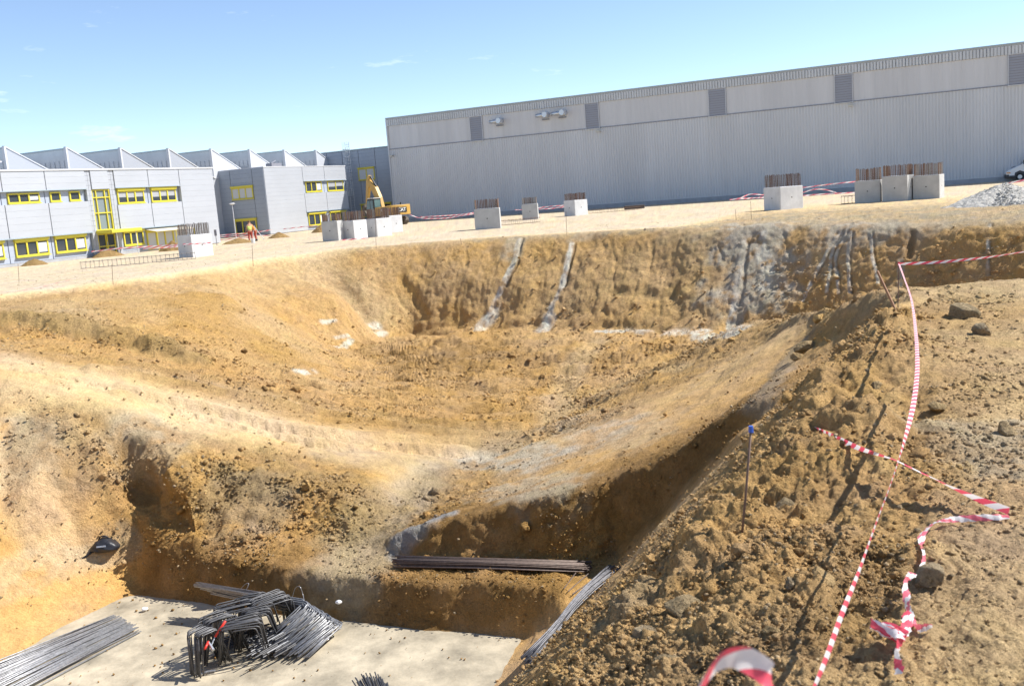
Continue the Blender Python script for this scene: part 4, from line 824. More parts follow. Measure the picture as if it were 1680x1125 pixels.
def tape(name, pts, label, cat='barrier tape', width=.075, twist=None, period=.2, n=12, mt=TAPE, group=None, crumple=0, parent=None):
    """flat ribbon; twist(t) is the roll angle about its run (0 = lying face up)"""
    pts = crspline([Vector(p) for p in pts], n); s = 0; vs = []; uvs = []
    rw = random.random()*9
    N = len(pts)
    for i, p in enumerate(pts):
        d = (pts[min(i+1, N-1)]-pts[max(i-1, 0)]).normalized(); side_ = d.cross(Vector((0, 0, 1))); side_ = side_.normalized() if side_.length > .05 else Vector((1, 0, 0)); up = side_.cross(d)
        if i: s += (pts[i]-pts[i-1]).length
        t = i/(N-1); a = twist(t) if twist else 0
        w_ = width*.5*(1+crumple*.5*math.sin(i*2.3+rw)*math.sin(i*.9)); dv = side_*math.cos(a)+up*math.sin(a); nv_ = up*math.cos(a)-side_*math.sin(a)
        fold = width*.12*(1+crumple*3*math.sin(i*1.7+rw))
        vs += [p+dv*w_, p+nv_*fold, p-dv*w_]; uvs += [(s/period, 0), (s/period, .5), (s/period, 1)]
    fs = []
    for i in range(N-1):
        for k in (0, 1): fs.append((3*i+k, 3*i+k+1, 3*i+k+4, 3*i+k+3))
    me_ = bpy.data.meshes.new(name); me_.from_pydata([tuple(v) for v in vs], [], fs); me_.materials.append(mt); ul = me_.uv_layers.new(name='UVMap')
    for l in me_.loops: ul.data[l.index].uv = uvs[l.vertex_index]
    me_.polygons.foreach_set('use_smooth', [True]*len(fs)); o = mesh_obj(name, me_, parent)
    if label: tag(o, label, cat, group)
    return o
P2 = math.pi/2
# the long strand from the thin stake to the visitor
lp = [at(1475,433,.80), at(1483,455,.77), at(1495,490,.74), at(1502,540,.70), at(1505,600,.67), at(1499,660,.65), at(1483,725,.64), at(1462,790,.64), at(1438,855,.65), at(1410,935,.67), at(1382,1005,.70), at(1355,1080,.74), at(1330,1140,.78), at(1290,1240,.85)]
tape('barrier_tape', lp, 'long taut red and white tape running down the near bank from the thin stake', twist=lambda t: .45+1.15*ss(np.array((t-.35)*6))*1.0+.25*math.sin(t*14), width=.036, period=.12, n=14)
tape('barrier_tape', [at(1475,433,.80), at(1540,430,.78), at(1620,422,.78), at(1680,413,.80), at(1800,396,.85)], 'red and white tape stretched from the thin stake to the right edge', twist=lambda t: P2*.7+.5*math.sin(t*7), width=.045, period=.22)
def gp_(u, v, dz_=.03): q = hit(u, v); q.z += dz_; return q
tape('barrier_tape', [gp_(1335,718,.09), gp_(1368,740,.12), gp_(1410,768,.16), gp_(1465,798,.20), gp_(1530,822,.16), gp_(1600,846,.12), gp_(1655,858,.08)], 'red and white tape crossing the long strand, slanting down to the right', width=.05, twist=lambda t: 1.0+.6*math.sin(t*8), period=.16)
tape('barrier_tape', [gp_(1655,860,.05), gp_(1600,862,.05), gp_(1555,868,.06), gp_(1530,878,.07), gp_(1512,897,.06), gp_(1516,920,.03), gp_(1514,936,.01)], 'white crumpled tape end lying on the ground right of the long strand', width=.04, twist=lambda t: .3+.9*math.sin(t*9), period=.2, crumple=.45, mt=TAPEF)
tape('barrier_tape', [gp_(1499,955,.05), gp_(1487,972,.07), gp_(1488,1000,.06), gp_(1492,1025,.06), gp_(1503,1046,.05), gp_(1530,1047,.06)], 'loose red and white tape snaking over the clods at lower right', width=.038, twist=lambda t: .2+1.3*math.sin(t*9), crumple=.5, mt=TAPEF)
kn = tape('knotted_tape', [gp_(1490,1030,.07), gp_(1487,1060,.09), gp_(1478,1082,.10), gp_(1470,1100,.08), gp_(1476,1130,.08)], 'crumpled knot of pinkish red and white tape at the bottom right', width=.045, twist=lambda t: 2.4*t, crumple=.7)
for k in range(5):
    a0 = gp_(1478,1082,.09); tape('loop', [a0, a0+Vector((-.03-.03*k*.3, .02*k-.04, .05)), a0+Vector((-.10+.035*k, .07-.01*k, .05-.01*k)), a0+Vector((-.02, .02, .01))], None, width=.04, twist=lambda t, k=k: k+2*t, crumple=.6, n=6, parent=kn, mt=TAPE)
near = [at(1130,1180,1.62), at(1152,1125,1.62), at(1180,1086,1.62), at(1212,1078,1.62), at(1240,1090,1.60), at(1262,1108,1.58), at(1272,1128,1.55), at(1250,1145,1.53)]
tape('fluttering_tape', near, 'blurred red and white tape end fluttering close by at the bottom edge', width=.042, twist=lambda t: P2*.8 if t < .35 else P2*.8+(t-.35)*2.2, period=.16)
p_ = at(1140, 1240, 1.1); bs = MB().tube([(p_.x, p_.y, .3), (p_.x-.01, p_.y, 1.66)], .007, 6)
# ---- stakes
STK = mat('rusty_stake', (.16, .10, .07), .7, nscale=12, namt=.3); BLU = mat('blue_cap', (.03, .10, .45), .4); WOOD = mat('weathered_wood', (.30, .17, .10), .8, nscale=8, namt=.25, streak=(8, 8, 1))
b0 = hit(1213, 893); b0.z -= .08; t1 = onplane(1232, 706, b0, Vector((0, 1, 0)))
s_ = empty('marking_stake', b0, 0, 'rusty bar stake with a blue plastic cap on the near bank', 'stake'); dv = t1-b0
MB().tube([(0, 0, 0), dv*.5+Vector((.003, 0, 0)), dv], .008, 8).build('bar', STK, s_, smooth=True); MB().tube([dv-Vector((0, 0, .012)), dv+Vector((0, 0, .03))], .016, 10, r1=.015).build('cap', BLU, s_)
b1 = at(1473, 512, -.02); t2 = at(1475, 431, 0); h2 = onplane(1475, 430, b1, Vector((0, 1, 0)))
s_ = empty('thin_stake', b1, 0, 'thin upright steel stake that holds the red and white tape', 'stake'); MB().tube([(0, 0, 0), h2-b1], .008, 6).build('bar', STK, s_); MB().tube([(h2-b1)*.94, (h2-b1)], .02, 8).build('tape_wrap', TAPE, s_)
lpz = lp[0]
a = at(1476, 513, .0); b = aty(1440, 446, a.y+.15); s_ = empty('wooden_stake', a, 0, 'leaning reddish wooden stake on the crest beside the tape', 'stake'); MB().tube([(0, 0, -.1), b-a], .022, 4).build('shaft', WOOD, s_); MB().tube([b-a, (b-a)*1.03], .024, 4, r1=.012).build('tip', WOOD, s_)
FAR_STAKES = [((31, 463), 433, 'leftmost thin stake on the sandy yard'), ((185, 463), 434, 'thin stake below the long rebar cage'), ((415, 434), 402, 'thin stake on the pit rim below the workers'), ((617, 405), 352, 'thin stake on the pit rim below the pedestal group'),
              ((930, 386), 347, 'thin stake on the pit rim below the pedestal under the second vent'), ((1233, 361), 330, 'thin stake left of the isolated pedestal'), ((1208, 362), 344, 'short thin stake left of the isolated pedestal'), ((757, 398), 391, 'tiny stub of a stake on the middle of the pit rim')]
for (u, v), vt, lab in FAR_STAKES:
    p = at(u, v); q = onplane(u-1.5, vt, p, Vector((0, 1, 0))); s_ = empty('boundary_stake', p, 0, lab, 'stake', 'thin stakes along the pit rim'); MB().tube([(0, 0, -.1), q-p], .010, 5).build('bar', STK, s_)
p = at(549, 389.5); q = onplane(543.5, 372, p, Vector((0, 1, 0))); pk = empty('wooden_peg', p, 0, 'pale wooden peg in front of the leftmost pedestal of the group', 'peg'); MB().tube([(0, 0, -.1), q-p], .03, 4).build('shaft', WHT, pk)
# ---- far tapes across the yard
def ftape(pts, label, Y=None, w=.09):
    P_ = [aty(u, v, y) for u, v, y in pts]; return tape('barrier_tape', P_, label, width=w, twist=lambda t: P2+.5*math.sin(t*11), period=.9, n=8, mt=TAPEF, group=None)
ftape([(672,352,100), (692,358,100), (730,358,98), (757,354,96), (777,351,95)], 'sagging tape between the excavator and the first mid-yard pedestal, lower strand')
ftape([(690,356,103), (720,354.5,101), (757,352,98), (777,349,96)], 'tape between the excavator and the first mid-yard pedestal, upper strand')
ftape([(845,344.5,98), (858,344,96), (884,341,95), (905,338.5,94), (927,337,93)], 'tape between the two right pedestals in mid yard, upper strand'); ftape([(884,343.5,95), (905,342,94), (927,339.5,93)], 'short tape strand between the two right pedestals in mid yard, lower one')
ftape([(1197,328,75), (1215,325,74), (1230,319,73), (1254,320,72)], 'tape looping up to the left side of the isolated pedestal'); ftape([(1200,327.5,75), (1228,325.5,73), (1254,324,70)], 'low tape running to the left side of the isolated pedestal')
ftape([(1317,308,68), (1345,304.5,68), (1375,301,68), (1404,298,67)], 'tape stretched between the isolated pedestal and the row of three'); ftape([(1317,316,72), (1335,311,72), (1352,311,72), (1365,314,72), (1373,317,72)], 'slack tape end hanging right of the isolated pedestal'); ftape([(1317,321,74), (1345,319,74), (1404,316,72)], 'low tape behind the gap between the isolated pedestal and the row of three')
ftape([(1649,306,52), (1660,300,52), (1680,296,52), (1720,290,52)], 'tape rising from the gravel heap in front of the van', w=.11)
ftape([(150,413,68), (190,408,67), (235,405,66), (290,402,64), (318,400,61)], 'upper tape across the yellow office entrance'); ftape([(235,408,65), (270,406,64), (297,404,62)], 'lower tape between office entrance and nearest pedestal'); ftape([(300,401,60), (330,399.5,58.5), (346,398,58.7)], 'tape wrapped round the nearest single pedestal')
ftape([(358,386,90), (385,384,90), (415,382,89), (446,377,88)], 'topmost strand of tape by the two workers'); ftape([(358,389,92), (390,387,92), (430,386,92), (450,388,92)], 'middle strand of tape by the two workers'); ftape([(360,394,90), (390,391,90), (420,389,90)], 'lowest strand of tape by the two workers'); ftape([(465,376,98), (490,373,98), (520,370,98)], 'thin tape in front of the white sunlit block')
ftape([(538,396,71), (560,394,70), (582,392.3,69.2), (605,391,70)], 'tape lying along the foot of the pedestal group')
tape('ground_tape', [at(-10,479,.02), at(30,477,.02), at(70,470,.02), at(105,461,.02), at(128,456,.02)], 'broken tape lying on the sandy yard at the left', width=.05, period=1.6, mt=TAPEF, n=8)
ftape([(1012,361,74), (1030,360,74), (1048,359.5,74)], 'short dashed tape on the yard below the timber stack', w=.05)
# ================================================================== REBAR BUNDLES
BARD = mat('dark_rebar', (.10, .10, .105), .5, metal=.35, nscale=20, namt=.35); BARG = mat('mill_scale_rebar', (.27, .275, .29), .42, metal=.5, nscale=20, namt=.35); BARR = mat('brown_rebar', (.13, .095, .08), .6, metal=.2, nscale=15, namt=.4)
WIRE = mat('tie_wire', (.45, .45, .46), .4, metal=.6)
def bundle(name, label, cat, origin): return empty(name, origin, 0, label, cat)
def bars(parent, specs, r, mt, name='bar', n=6):
    for pts in specs: MB().tube([Vector(p)-parent.location for p in pts], r*random.uniform(.92, 1.05), n).build(name, mt, parent, smooth=True)
SZ = -5.47
# fan of straight bars at the lower left
o = bundle('rebar_bundle', 'fan of long straight grey bars on the concrete at the lower left', 'rebar bundle', at(150, 1065, SZ)); sp_ = []
random.seed(11)
for k in range(64):
    t = (k % 32)/31; lay = k//32; e1 = at(190+38*t+random.uniform(-9, 5), 1012+23*t+random.uniform(-2, 2), SZ); e0 = at(-20+t*40, 1098+t*46+random.uniform(-6, 6), SZ); d_ = (e0-e1).normalized()
    z_ = .015+lay*.028+random.uniform(0, .018); L_ = random.uniform(4.6, 5.4)
    sp_.append([e1+Vector((0, 0, z_)), e1+d_*L_*.5+Vector((0, 0, z_+.01)), e1+d_*L_+Vector((0, 0, z_))])
bars(o, sp_, .0125, BARG)
# long L-shaped bars
o = bundle('bent_bar_bundle', 'bundle of long bent bars lying over the stirrups, against the earth step', 'rebar bundle', at(500, 1020, SZ)); sp_ = []
for k in range(84):
    t = min(1, max(0, k/83+random.uniform(-.04, .04))); zc = .62-.44*t+random.uniform(-.05, .04)
    c2 = at(503+62*t, 986+38*t+random.uniform(-3, 3), SZ+zc); st2 = at(322+36*t+random.uniform(-8, 6), 957+16*t+random.uniform(-3, 3), SZ+.66-.16*t+random.uniform(-.06, .05))
    en = at(428+72*t+random.uniform(-12, 8), 1072+10*t+random.uniform(-7, 4), SZ+.02); en.z = SZ+.03+random.uniform(0, .14)
    a_ = (st2-c2).normalized(); b_ = (en-c2).normalized()
    sp_.append([st2, c2+a_*.10, c2+a_*.03+b_*.03, c2+b_*.10, en])
bars(o, sp_, .0125, BARG)
wl = [at(478, 985, SZ+.35), at(484, 965, SZ+.62), at(492, 962, SZ+.70), at(497, 975, SZ+.55), at(499, 985, SZ+.5)]
MB().tube([p-o.location for p in crspline(wl, 5)], .006, 5).build('wire_loop', WIRE, o, smooth=True)
wl = [at(393, 968, SZ+.45), at(402, 958, SZ+.6), at(408, 957, SZ+.62), at(403, 968, SZ+.5), at(396, 972, SZ+.45), at(385, 985, SZ+.4)]
MB().tube([p-o.location for p in crspline(wl, 5)], .006, 5).build('wire_loop', WIRE, o, smooth=True)
# stirrups: stacks of bent frames standing on edge
o = bundle('stirrup_pile', 'tangled pile of dark bent stirrups in the middle of the concrete floor', 'stirrup pile', at(400, 1050, SZ)); 
def stirrup(w_, h_, ang, open_=True):
    c = .06; pts = [(-w_/2-.03, 0, 0), (-w_/2+ang, 0, h_-c), (-w_/2+ang+c*.3, 0, h_-c*.3), (-w_/2+ang+c, 0, h_), (w_/2-ang-c, 0, h_), (w_/2-ang-c*.3, 0, h_-c*.3), (w_/2-ang, 0, h_-c), (w_/2+.03, 0, 0)]
    if not open_: pts += [(w_/2-.05, 0, -.03), (-w_/2+.05, 0, -.03)]
    m_ = MB().tube(pts, .0125, 6); me_ = bpy.data.meshes.new('stirrup'); me_.from_pydata(m_.v, [], m_.f); me_.materials.append(random.choice((BARD, BARD, BARG))); me_.polygons.foreach_set('use_smooth', [True]*len(m_.f)); return me_
SM = [stirrup(.80, .74, .07), stirrup(.66, .66, .11), stirrup(.72, .66, .03, False), stirrup(.52, .62, .09)]
def row(pc, n_, yaw, lean, sm, sc=1, gap=.028, fan=.25, dx=0):
    for k in range(n_):
        t = k/(n_-1)-.5; y_ = yaw+fan*t; q = mesh_obj('stirrup', SM[sm if random.random() < .85 else random.randrange(4)], o)
        q.location = pc-o.location+Vector((-math.sin(yaw), math.cos(yaw), 0))*(gap*n_*t)+Vector((random.gauss(0, .012), random.gauss(0, .012), .02+random.uniform(0, .03)))
        q.rotation_euler = (lean+random.gauss(0, .03), random.gauss(0, .04), y_+random.gauss(0, .03)); s_c = sc*random.uniform(.95, 1.05); q.scale = (s_c, 1, s_c)
row(at(346, 1098, SZ), 14, 1.0, -.22, 3, 1.1)
row(at(366, 1076, SZ), 16, .75, -.12, 1, 1.05)
row(at(402, 1080, SZ), 15, .35, .22, 0, 1.0)
row(at(388, 1050, SZ), 15, .5, .05, 2, 1.0)
row(at(425, 1058, SZ), 16, .45, .18, 1, 1.05)
row(at(448, 1038, SZ+.05), 18, .7, .10, 2, 1.0)
row(at(420, 1030, SZ+.05), 14, .3, .3, 3, 1.1)
for k in range(46):
    a_ = at(404+random.uniform(0, 48), 1078-random.uniform(0, 30), SZ+random.uniform(.03, .30)); d_ = Vector((.62, .78, .05)); MB().tube([a_-o.location, a_+d_*random.uniform(.35, .5)-o.location], .0125, 6).build('loose_bar', random.choice((BARD, BARG)), o)
MB().tube([at(322, 1108, SZ+.02)-o.location, at(340, 1101, SZ+.03)-o.location, at(354, 1099, SZ+.02)-o.location], .018, 6).build('loose_bar', BARG, o)
RH = mat('red_handle', (.62, .035, .02), .4)
bc = empty('bolt_cutter', at(358, 1030, SZ+.7), 0, 'tool with bright red handles lying on the stirrup pile', 'bolt cutter')
a_ = at(353, 1044, SZ+.62); b_ = at(370, 1018, SZ+.86); MB().tube([a_-bc.location, b_-bc.location], .022, 8).build('handle', RH, bc, smooth=True)
c_ = at(336, 1064, SZ+.55); MB().tube([c_-bc.location, at(342, 1052, SZ+.6)-bc.location], .022, 8).build('handle', RH, bc, smooth=True); MB().tube([a_-bc.location, at(346, 1060, SZ+.55)-bc.location], .012, 6).build('lever', STEEL, bc); MB().tube([at(342, 1052, SZ+.6)-bc.location, at(350, 1066, SZ+.5)-bc.location], .018, 6, r1=.03).build('jaw', STEEL, bc)
# bundle cut off by the lower edge
o = bundle('rebar_bundle', 'bunch of dark bar ends poking into view at the bottom edge', 'rebar bundle', at(610, 1120, SZ))
sp_ = []
for k in range(48):
    t = k/47; e1 = at(578+58*t, 1117-14*math.sin(math.pi*t)+random.uniform(-3, 8), SZ+.22); e1.z += random.uniform(-.1, .02); e0 = at(630+25*t, 1185+10*random.random(), SZ+.02); sp_.append([e1, e0])
bars(o, sp_, .012, BARD)
# long bars on the earth shelf
o = bundle('rebar_bundle', 'long brownish straight bars lying along the earth shelf in the shade', 'rebar bundle', hit(800, 935)); sp_ = []
for k in range(56):
    t = random.random(); sh = random.uniform(-12, 14); a_ = hit(655+sh, 918+18*t); b_ = hit(958+sh, 928+18*t); za = gh(a_.x, a_.y)+.04; zb = gh(b_.x, b_.y)+.05; lay = random.choice((0, .025, .05, .075)) if .15 < t < .85 else 0
    a_.z = za+lay+.02; b_.z = zb+lay+.02; m_ = (a_+b_)/2; m_.z = max(m_.z, gh(m_.x, m_.y)+.06+lay); sp_.append([a_, m_, b_])
bars(o, sp_, .0125, BARR)
# bundle in the gully at the foot of the near slope
GA, GB = at(862, 1098, -5.15), at(1008, 942, -4.62)
o = bundle('rebar_bundle', 'twisted bundle of shiny grey bars lying down the gully beside the near bank', 'rebar bundle', (GA+GB)/2); sp_ = []
gd = (GB-GA).normalized(); gs = Vector((gd.y, -gd.x, 0)).normalized(); GLn = (GB-GA).length
def gz(p): return max(gh(p.x, p.y)+.10, GA.z+(GB.z-GA.z)*((p-GA).dot(gd)/GLn)+.05)
for k in range(46):
    a0 = random.uniform(-1, 1); a1 = random.uniform(-1, 1); lay = random.uniform(0, .10); c = []; t0 = random.uniform(-.02, .08); t1 = random.uniform(.90, 1.04)
    for q_ in range(9):
        t = t0+(t1-t0)*q_/8; off_ = (a0*(1-t)+a1*t)*(.07+.13*abs(t-.42)); p = GA+(GB-GA)*t+gs*off_; p.z = max(gz(GA+(GB-GA)*min(max(t+d_, 0), 1)) for d_ in (-.1, 0, .1))+lay; c.append(p)
    sp_.append(c)
bars(o, sp_, .0115, mat('gully_rebar', (.15, .15, .165), .5, metal=.35, nscale=20, namt=.4))
for t in (.3, .68):
    q = GA+(GB-GA)*t; q.z = gz(q)+.05; MB().tube([q-o.location+gs*(.13*math.cos(a))+Vector((0, 0, .09*math.sin(a))) for a in [k*math.pi/6 for k in range(13)]], .005, 4).build('tie_wire', WIRE, o)
lo = GA+(GB-GA)*.82-gs*.45; lo.z = gh(lo.x, lo.y); o = empty('loose_bars', lo, 0, 'few short loose bars on the slope above the gully bundle', 'loose bars')
for k in range(4):
    a_ = lo+gs*(k*.09-.1)-gd*.35; b_ = a_+gd*(.7+.1*k)+gs*(.12*(k-1.5)); a_.z = gh(a_.x, a_.y)+.05; b_.z = gh(b_.x, b_.y)+.06; MB().tube([a_-o.location, b_-o.location], .01, 5).build('bar', BARR, o)
# ================================================================== BAG AND LITTER
BAGM = mat('black_nylon', (.018, .019, .025), .42, nscale=9, namt=.3, bump=.6, bscale=14)
bp_ = hit(174, 908); bag = empty('bag', bp_, .1, 'black slumped bag with a small pale label on the left earth slope', 'bag')
bm = bmesh.new(); bmesh.ops.create_icosphere(bm, subdivisions=4, radius=1)
for v in bm.verts:
    c = v.co; n_ = .06*math.sin(c.x*4+1)*math.cos(c.y*4)+.03*math.sin(c.z*9+c.x*7); k = 1+n_
    c.x *= .27*k*(1-.25*max(c.z, 0)); c.y *= .20*k; c.z = c.z*.20*k if c.z > 0 else c.z*.07
    c.z += .02
me_ = bpy.data.meshes.new('body'); bm.to_mesh(me_); bm.free(); me_.materials.append(BAGM); me_.polygons.foreach_set('use_smooth', [True]*len(me_.polygons)); bb = mesh_obj('body', me_, bag); bb.location = (0, 0, .08); bb.rotation_euler = (-.15, 0, 0)
MB().box(-.09, .07, -.207, -.199, .16, .185).build('label_patch', mat('bag_label', (.45, .55, .7), .5), bag).rotation_euler = (-.12, 0, 0)
MB().tube(crspline([Vector(p) for p in ((-.2, -.12, .1), (-.34, -.18, .03), (-.42, -.2, .03), (-.36, -.1, .04), (-.22, .0, .1))], 6), .02, 6).build('strap', BAGM, bag, smooth=True)
MB().tube(crspline([Vector(p) for p in ((-.1, .0, .26), (-.04, -.03, .33), (.05, -.03, .33), (.1, 0, .25))], 6), .012, 6).build('handle', BAGM, bag, smooth=True)
LIT = mat('white_plastic', (.78, .78, .78), .4)
def litter(u, v, z, r, label, name, sq=.7):
    q = at(u, v, z); bm = bmesh.new(); bmesh.ops.create_icosphere(bm, subdivisions=3, radius=r)
    for vv in bm.verts:
        n_ = Vector((math.sin(vv.co.x*60+u), math.sin(vv.co.y*70+v), math.sin(vv.co.z*50)))*r*.18; vv.co = vv.co+n_; vv.co.z *= sq; vv.co.x *= 1.35
    me_ = bpy.data.meshes.new(name); bm.to_mesh(me_); bm.free(); me_.materials.append(LIT); o_ = mesh_obj(name, me_); o_.location = q+Vector((0, 0, r*sq)); tag(o_, label, 'litter'); return o_
litter(237, 1001, SZ, .05, 'crumpled white cup on the concrete near the step corner', 'crumpled_cup'); litter(75, 1062, SZ, .05, 'small white crumpled paper at the left edge of the concrete', 'crumpled_paper', .45); litter(556, 990, SZ+.55, .05, 'white plastic scrap on the bend of the long bent bars', 'plastic_scrap')
q = hit(470, 886)
bag.scale = (1.2, 1.2, 1.25)
# ================================================================== BOULDERS AND CLODS
BOULD = [((1293, 842), 30, 'round grey boulder right of the blue capped stake', GC), ((1240, 842), 19, 'pale boulder just right of the blue capped stake', LG), ((1222, 886), 24, 'brown boulder at the foot of the blue capped stake', YB), ((1215, 912), 14, 'small wedge shaped stone below the foot of the blue capped stake', LG),
         ((1582, 520), 24, 'large slanting grey boulder on the far end of the near bank', GC), ((1610, 548), 17, 'second grey boulder right below the large slanting one', LG), ((1535, 672), 18, 'upright stone standing right of the long tape', YB), ((1411, 670), 22, 'grey clod left of the long tape in the middle of the bank', GC),
         ((1600, 942), 0, '', GC), ((1345, 955), 26, 'long brown clod below the tape shadow', OR), ((1300, 962), 17, 'pale angular stone left of the long brown clod', LG), ((1525, 950), 28, 'broad clod beside the loose tape', LG), ((1650, 712), 20, 'flat pale stone at the right edge', PS), ((1440, 640), 17, 'dark clod just left of the long tape near the top of the bank', YB),
         ((1325, 575), 22, 'cluster forming clod high on the grey gully face', YB), ((1312, 590), 14, 'small clod beside the cluster on the gully face', OR), ((1395, 765), 13, 'small dark stone near the tape crossing', GC), ((1120, 1005), 36, 'big furrowed grey clod at the bottom of the bank', GC), ((1060, 1050), 26, 'grey clod left of the big furrowed clod', LG), ((1262, 1040), 22, 'brown clod above the fluttering tape', YB), ((1100, 1100), 28, 'grey broken clod at the bottom edge', GC), ((740, 958), 0, '', GC), ((1450, 690), 15, 'brown clod touching the left side of the long tape', YB)]
def boulder(u, v, rpx, label, col, seed):
    q = hit(u, v); k = (q-Vector((0, 0, EYE))).length/FPX; r = rpx*k*.9; rs_ = np.random.RandomState(seed); bm = bmesh.new(); bmesh.ops.create_icosphere(bm, subdivisions=5, radius=1)
    V = np.array([x.co[:] for x in bm.verts]); 
    for _ in range(13):                      # broken planes
        n_ = rs_.randn(3); n_ /= np.linalg.norm(n_); d_ = V@n_; cut = rs_.uniform(.5, .85); V = V-np.maximum(d_-cut, 0)[:, None]*n_[None]*.85
    V *= rs_.uniform(.75, 1.2, 3)*np.array((1, 1, .8)); nz2 = .07*fbm(V[:, 0]*2.5+seed, V[:, 1]*2.5, V[:, 2]*2.5, 5, seed)+.05*(.5-worley(V[:, 0]*5, V[:, 1]*5, V[:, 2]*5+seed, seed)); V = V*(1+nz2)[:, None]*r
    for x, c in zip(bm.verts, V): x.co = c
    me_ = bpy.data.meshes.new('boulder'); bm.to_mesh(me_); bm.free(); me_.materials.append(SOIL); me_.polygons.foreach_set('use_smooth', [True]*len(me_.polygons))
    ca_ = me_.color_attributes.new('Col', 'FLOAT_COLOR', 'POINT'); c_ = np.ones((len(V), 4), dtype=np.float32); c_[:, :3] = (np.array(col)*.35+np.array((.60,.44,.24))*.65)*(1+.4*fbm(V[:, 0]*9, V[:, 1]*9, V[:, 2]*9, 4, seed+3))[:, None]*.9; ca_.data.foreach_set('color', c_.ravel())
    o_ = mesh_obj('boulder', me_); o_.location = q+Vector((0, 0, r*.25)); o_.rotation_euler = (0, 0, rs_.uniform(0, 6)); tag(o_, label, 'boulder')
for i, ((u, v), r, lab, c) in enumerate(BOULD):
    if r: boulder(u, v, r, lab, c, i+3)
# loose clods: chosen among the points of the sheet, in the rough zones
rs = np.random.RandomState(12)
vis = np.zeros_like(PX, dtype=bool); vis[:, :] = (np.abs(az) < math.radians(31.3))[None, :]
def scatter(name, N_, wgt, smin, smax, powr, rmax, seed, sub=0, colmix=None, sink=.25, zmin=None):
    wgt = np.where(vis & (RR < rmax) & (RR > 2.2), wgt, 0).ravel(); wgt = wgt/wgt.sum(); idx = rs.choice(len(wgt), N_, p=wgt)
    P_ = np.stack([QX.ravel()[idx], QY.ravel()[idx], QZ.ravel()[idx]], -1); r_ = RR.ravel()[idx]
    S_ = (smin+(smax-smin)*rs.uniform(0, 1, N_)**powr)*np.clip(r_/8, .5, 3.2)**.62
    Cc = C.reshape(-1, 3)[idx]*rs.uniform(.9, 1.3, (N_, 1))
    if colmix is not None:
        k = rs.uniform(0, 1, N_) < .22; Cc[k] = np.array(colmix)*rs.uniform(.7, 1.2, (k.sum(), 1))
    if zmin is not None: P_[:, 2] = np.maximum(P_[:, 2], zmin)
    P_[:, 2] += S_*sink; P_[:, :2] += rs.randn(N_, 2)*.03*np.clip(r_/8, .5, 4)[:, None]
    return tag(mesh_obj(name, rocks_mesh(name, P_, S_, Cc, seed, sub)), kind='stuff')
notblind = (PZ > -5.3); rough_ = np.clip(rough-.025, 0, .2)*notblind
padk = (1-np.clip((pale-.8)*5, 0, 1)*(np.abs(PZ) < .05))
wave = ss(.5+1.5*fbm(PX/1.4, PY/1.4, PZ/1.4, 3, 201))
crumb = ((PZ < -5.28)*(PZ > -5.53)+.0015*(PZ < -5.4))*(RR > 9)
scatter('soil_crumbs', 900, crumb, .004, .02, 3, 30, 7, 0, None, .2, -5.475)
scatter('clods', 22000, rough_**1.6*wave**2*padk, .010, .040, 3.6, 60, 1, 0, None, .05)
scatter('small_stones', 80000, (.002+rough_)*padk*notblind*(.1+wave**2), .005, .022, 2.5, 45, 2, 0, PS, .1)
scatter('larger_clods', 800, np.clip(rough_-.04, 0, 1)*wave*padk, .03, .08, 2.2, 50, 3, 1, None, .0)
scatter('bank_stones', 9000, (RR < 20)*(PZ > -1.2)*(.4+wave)*padk, .004, .026, 4.0, 20, 4, 0, PS, .1)
scatter('yard_pebbles', 700, (1-padk+.002)*(RR < 62), .008, .02, 3, 62, 6, 0, PS, .1)
# ================================================================== PEOPLE
SKIN = mat('skin', (.50, .27, .17), .55); HAIR = mat('hair', (.10, .055, .03), .7); VEST = mat('hi_vis_vest', (.62, .75, .18), .6); SHORTS = mat('red_trousers', (.42, .07, .04), .75); ORGT = mat('orange_shirt', (.80, .30, .05), .7); BOOT = mat('boots', (.05, .04, .035), .8); HELM = mat('orange_helmet', (.80, .36, .05), .4)
def skinmesh(name, verts, edges, radii, mt, parent, root=0):
    me_ = bpy.data.meshes.new(name); me_.from_pydata(verts, edges, []); me_.materials.append(mt); o_ = mesh_obj(name, me_, parent)
    sk = o_.modifiers.new('skin', 'SKIN'); 
    for i, r in enumerate(radii): me_.skin_vertices[0].data[i].radius = (r, r) if not isinstance(r, tuple) else r; me_.skin_vertices[0].data[i].use_root = (i == root)
    s_ = o_.modifiers.new('sub', 'SUBSURF'); s_.levels = 1; s_.render_levels = 2; return o_
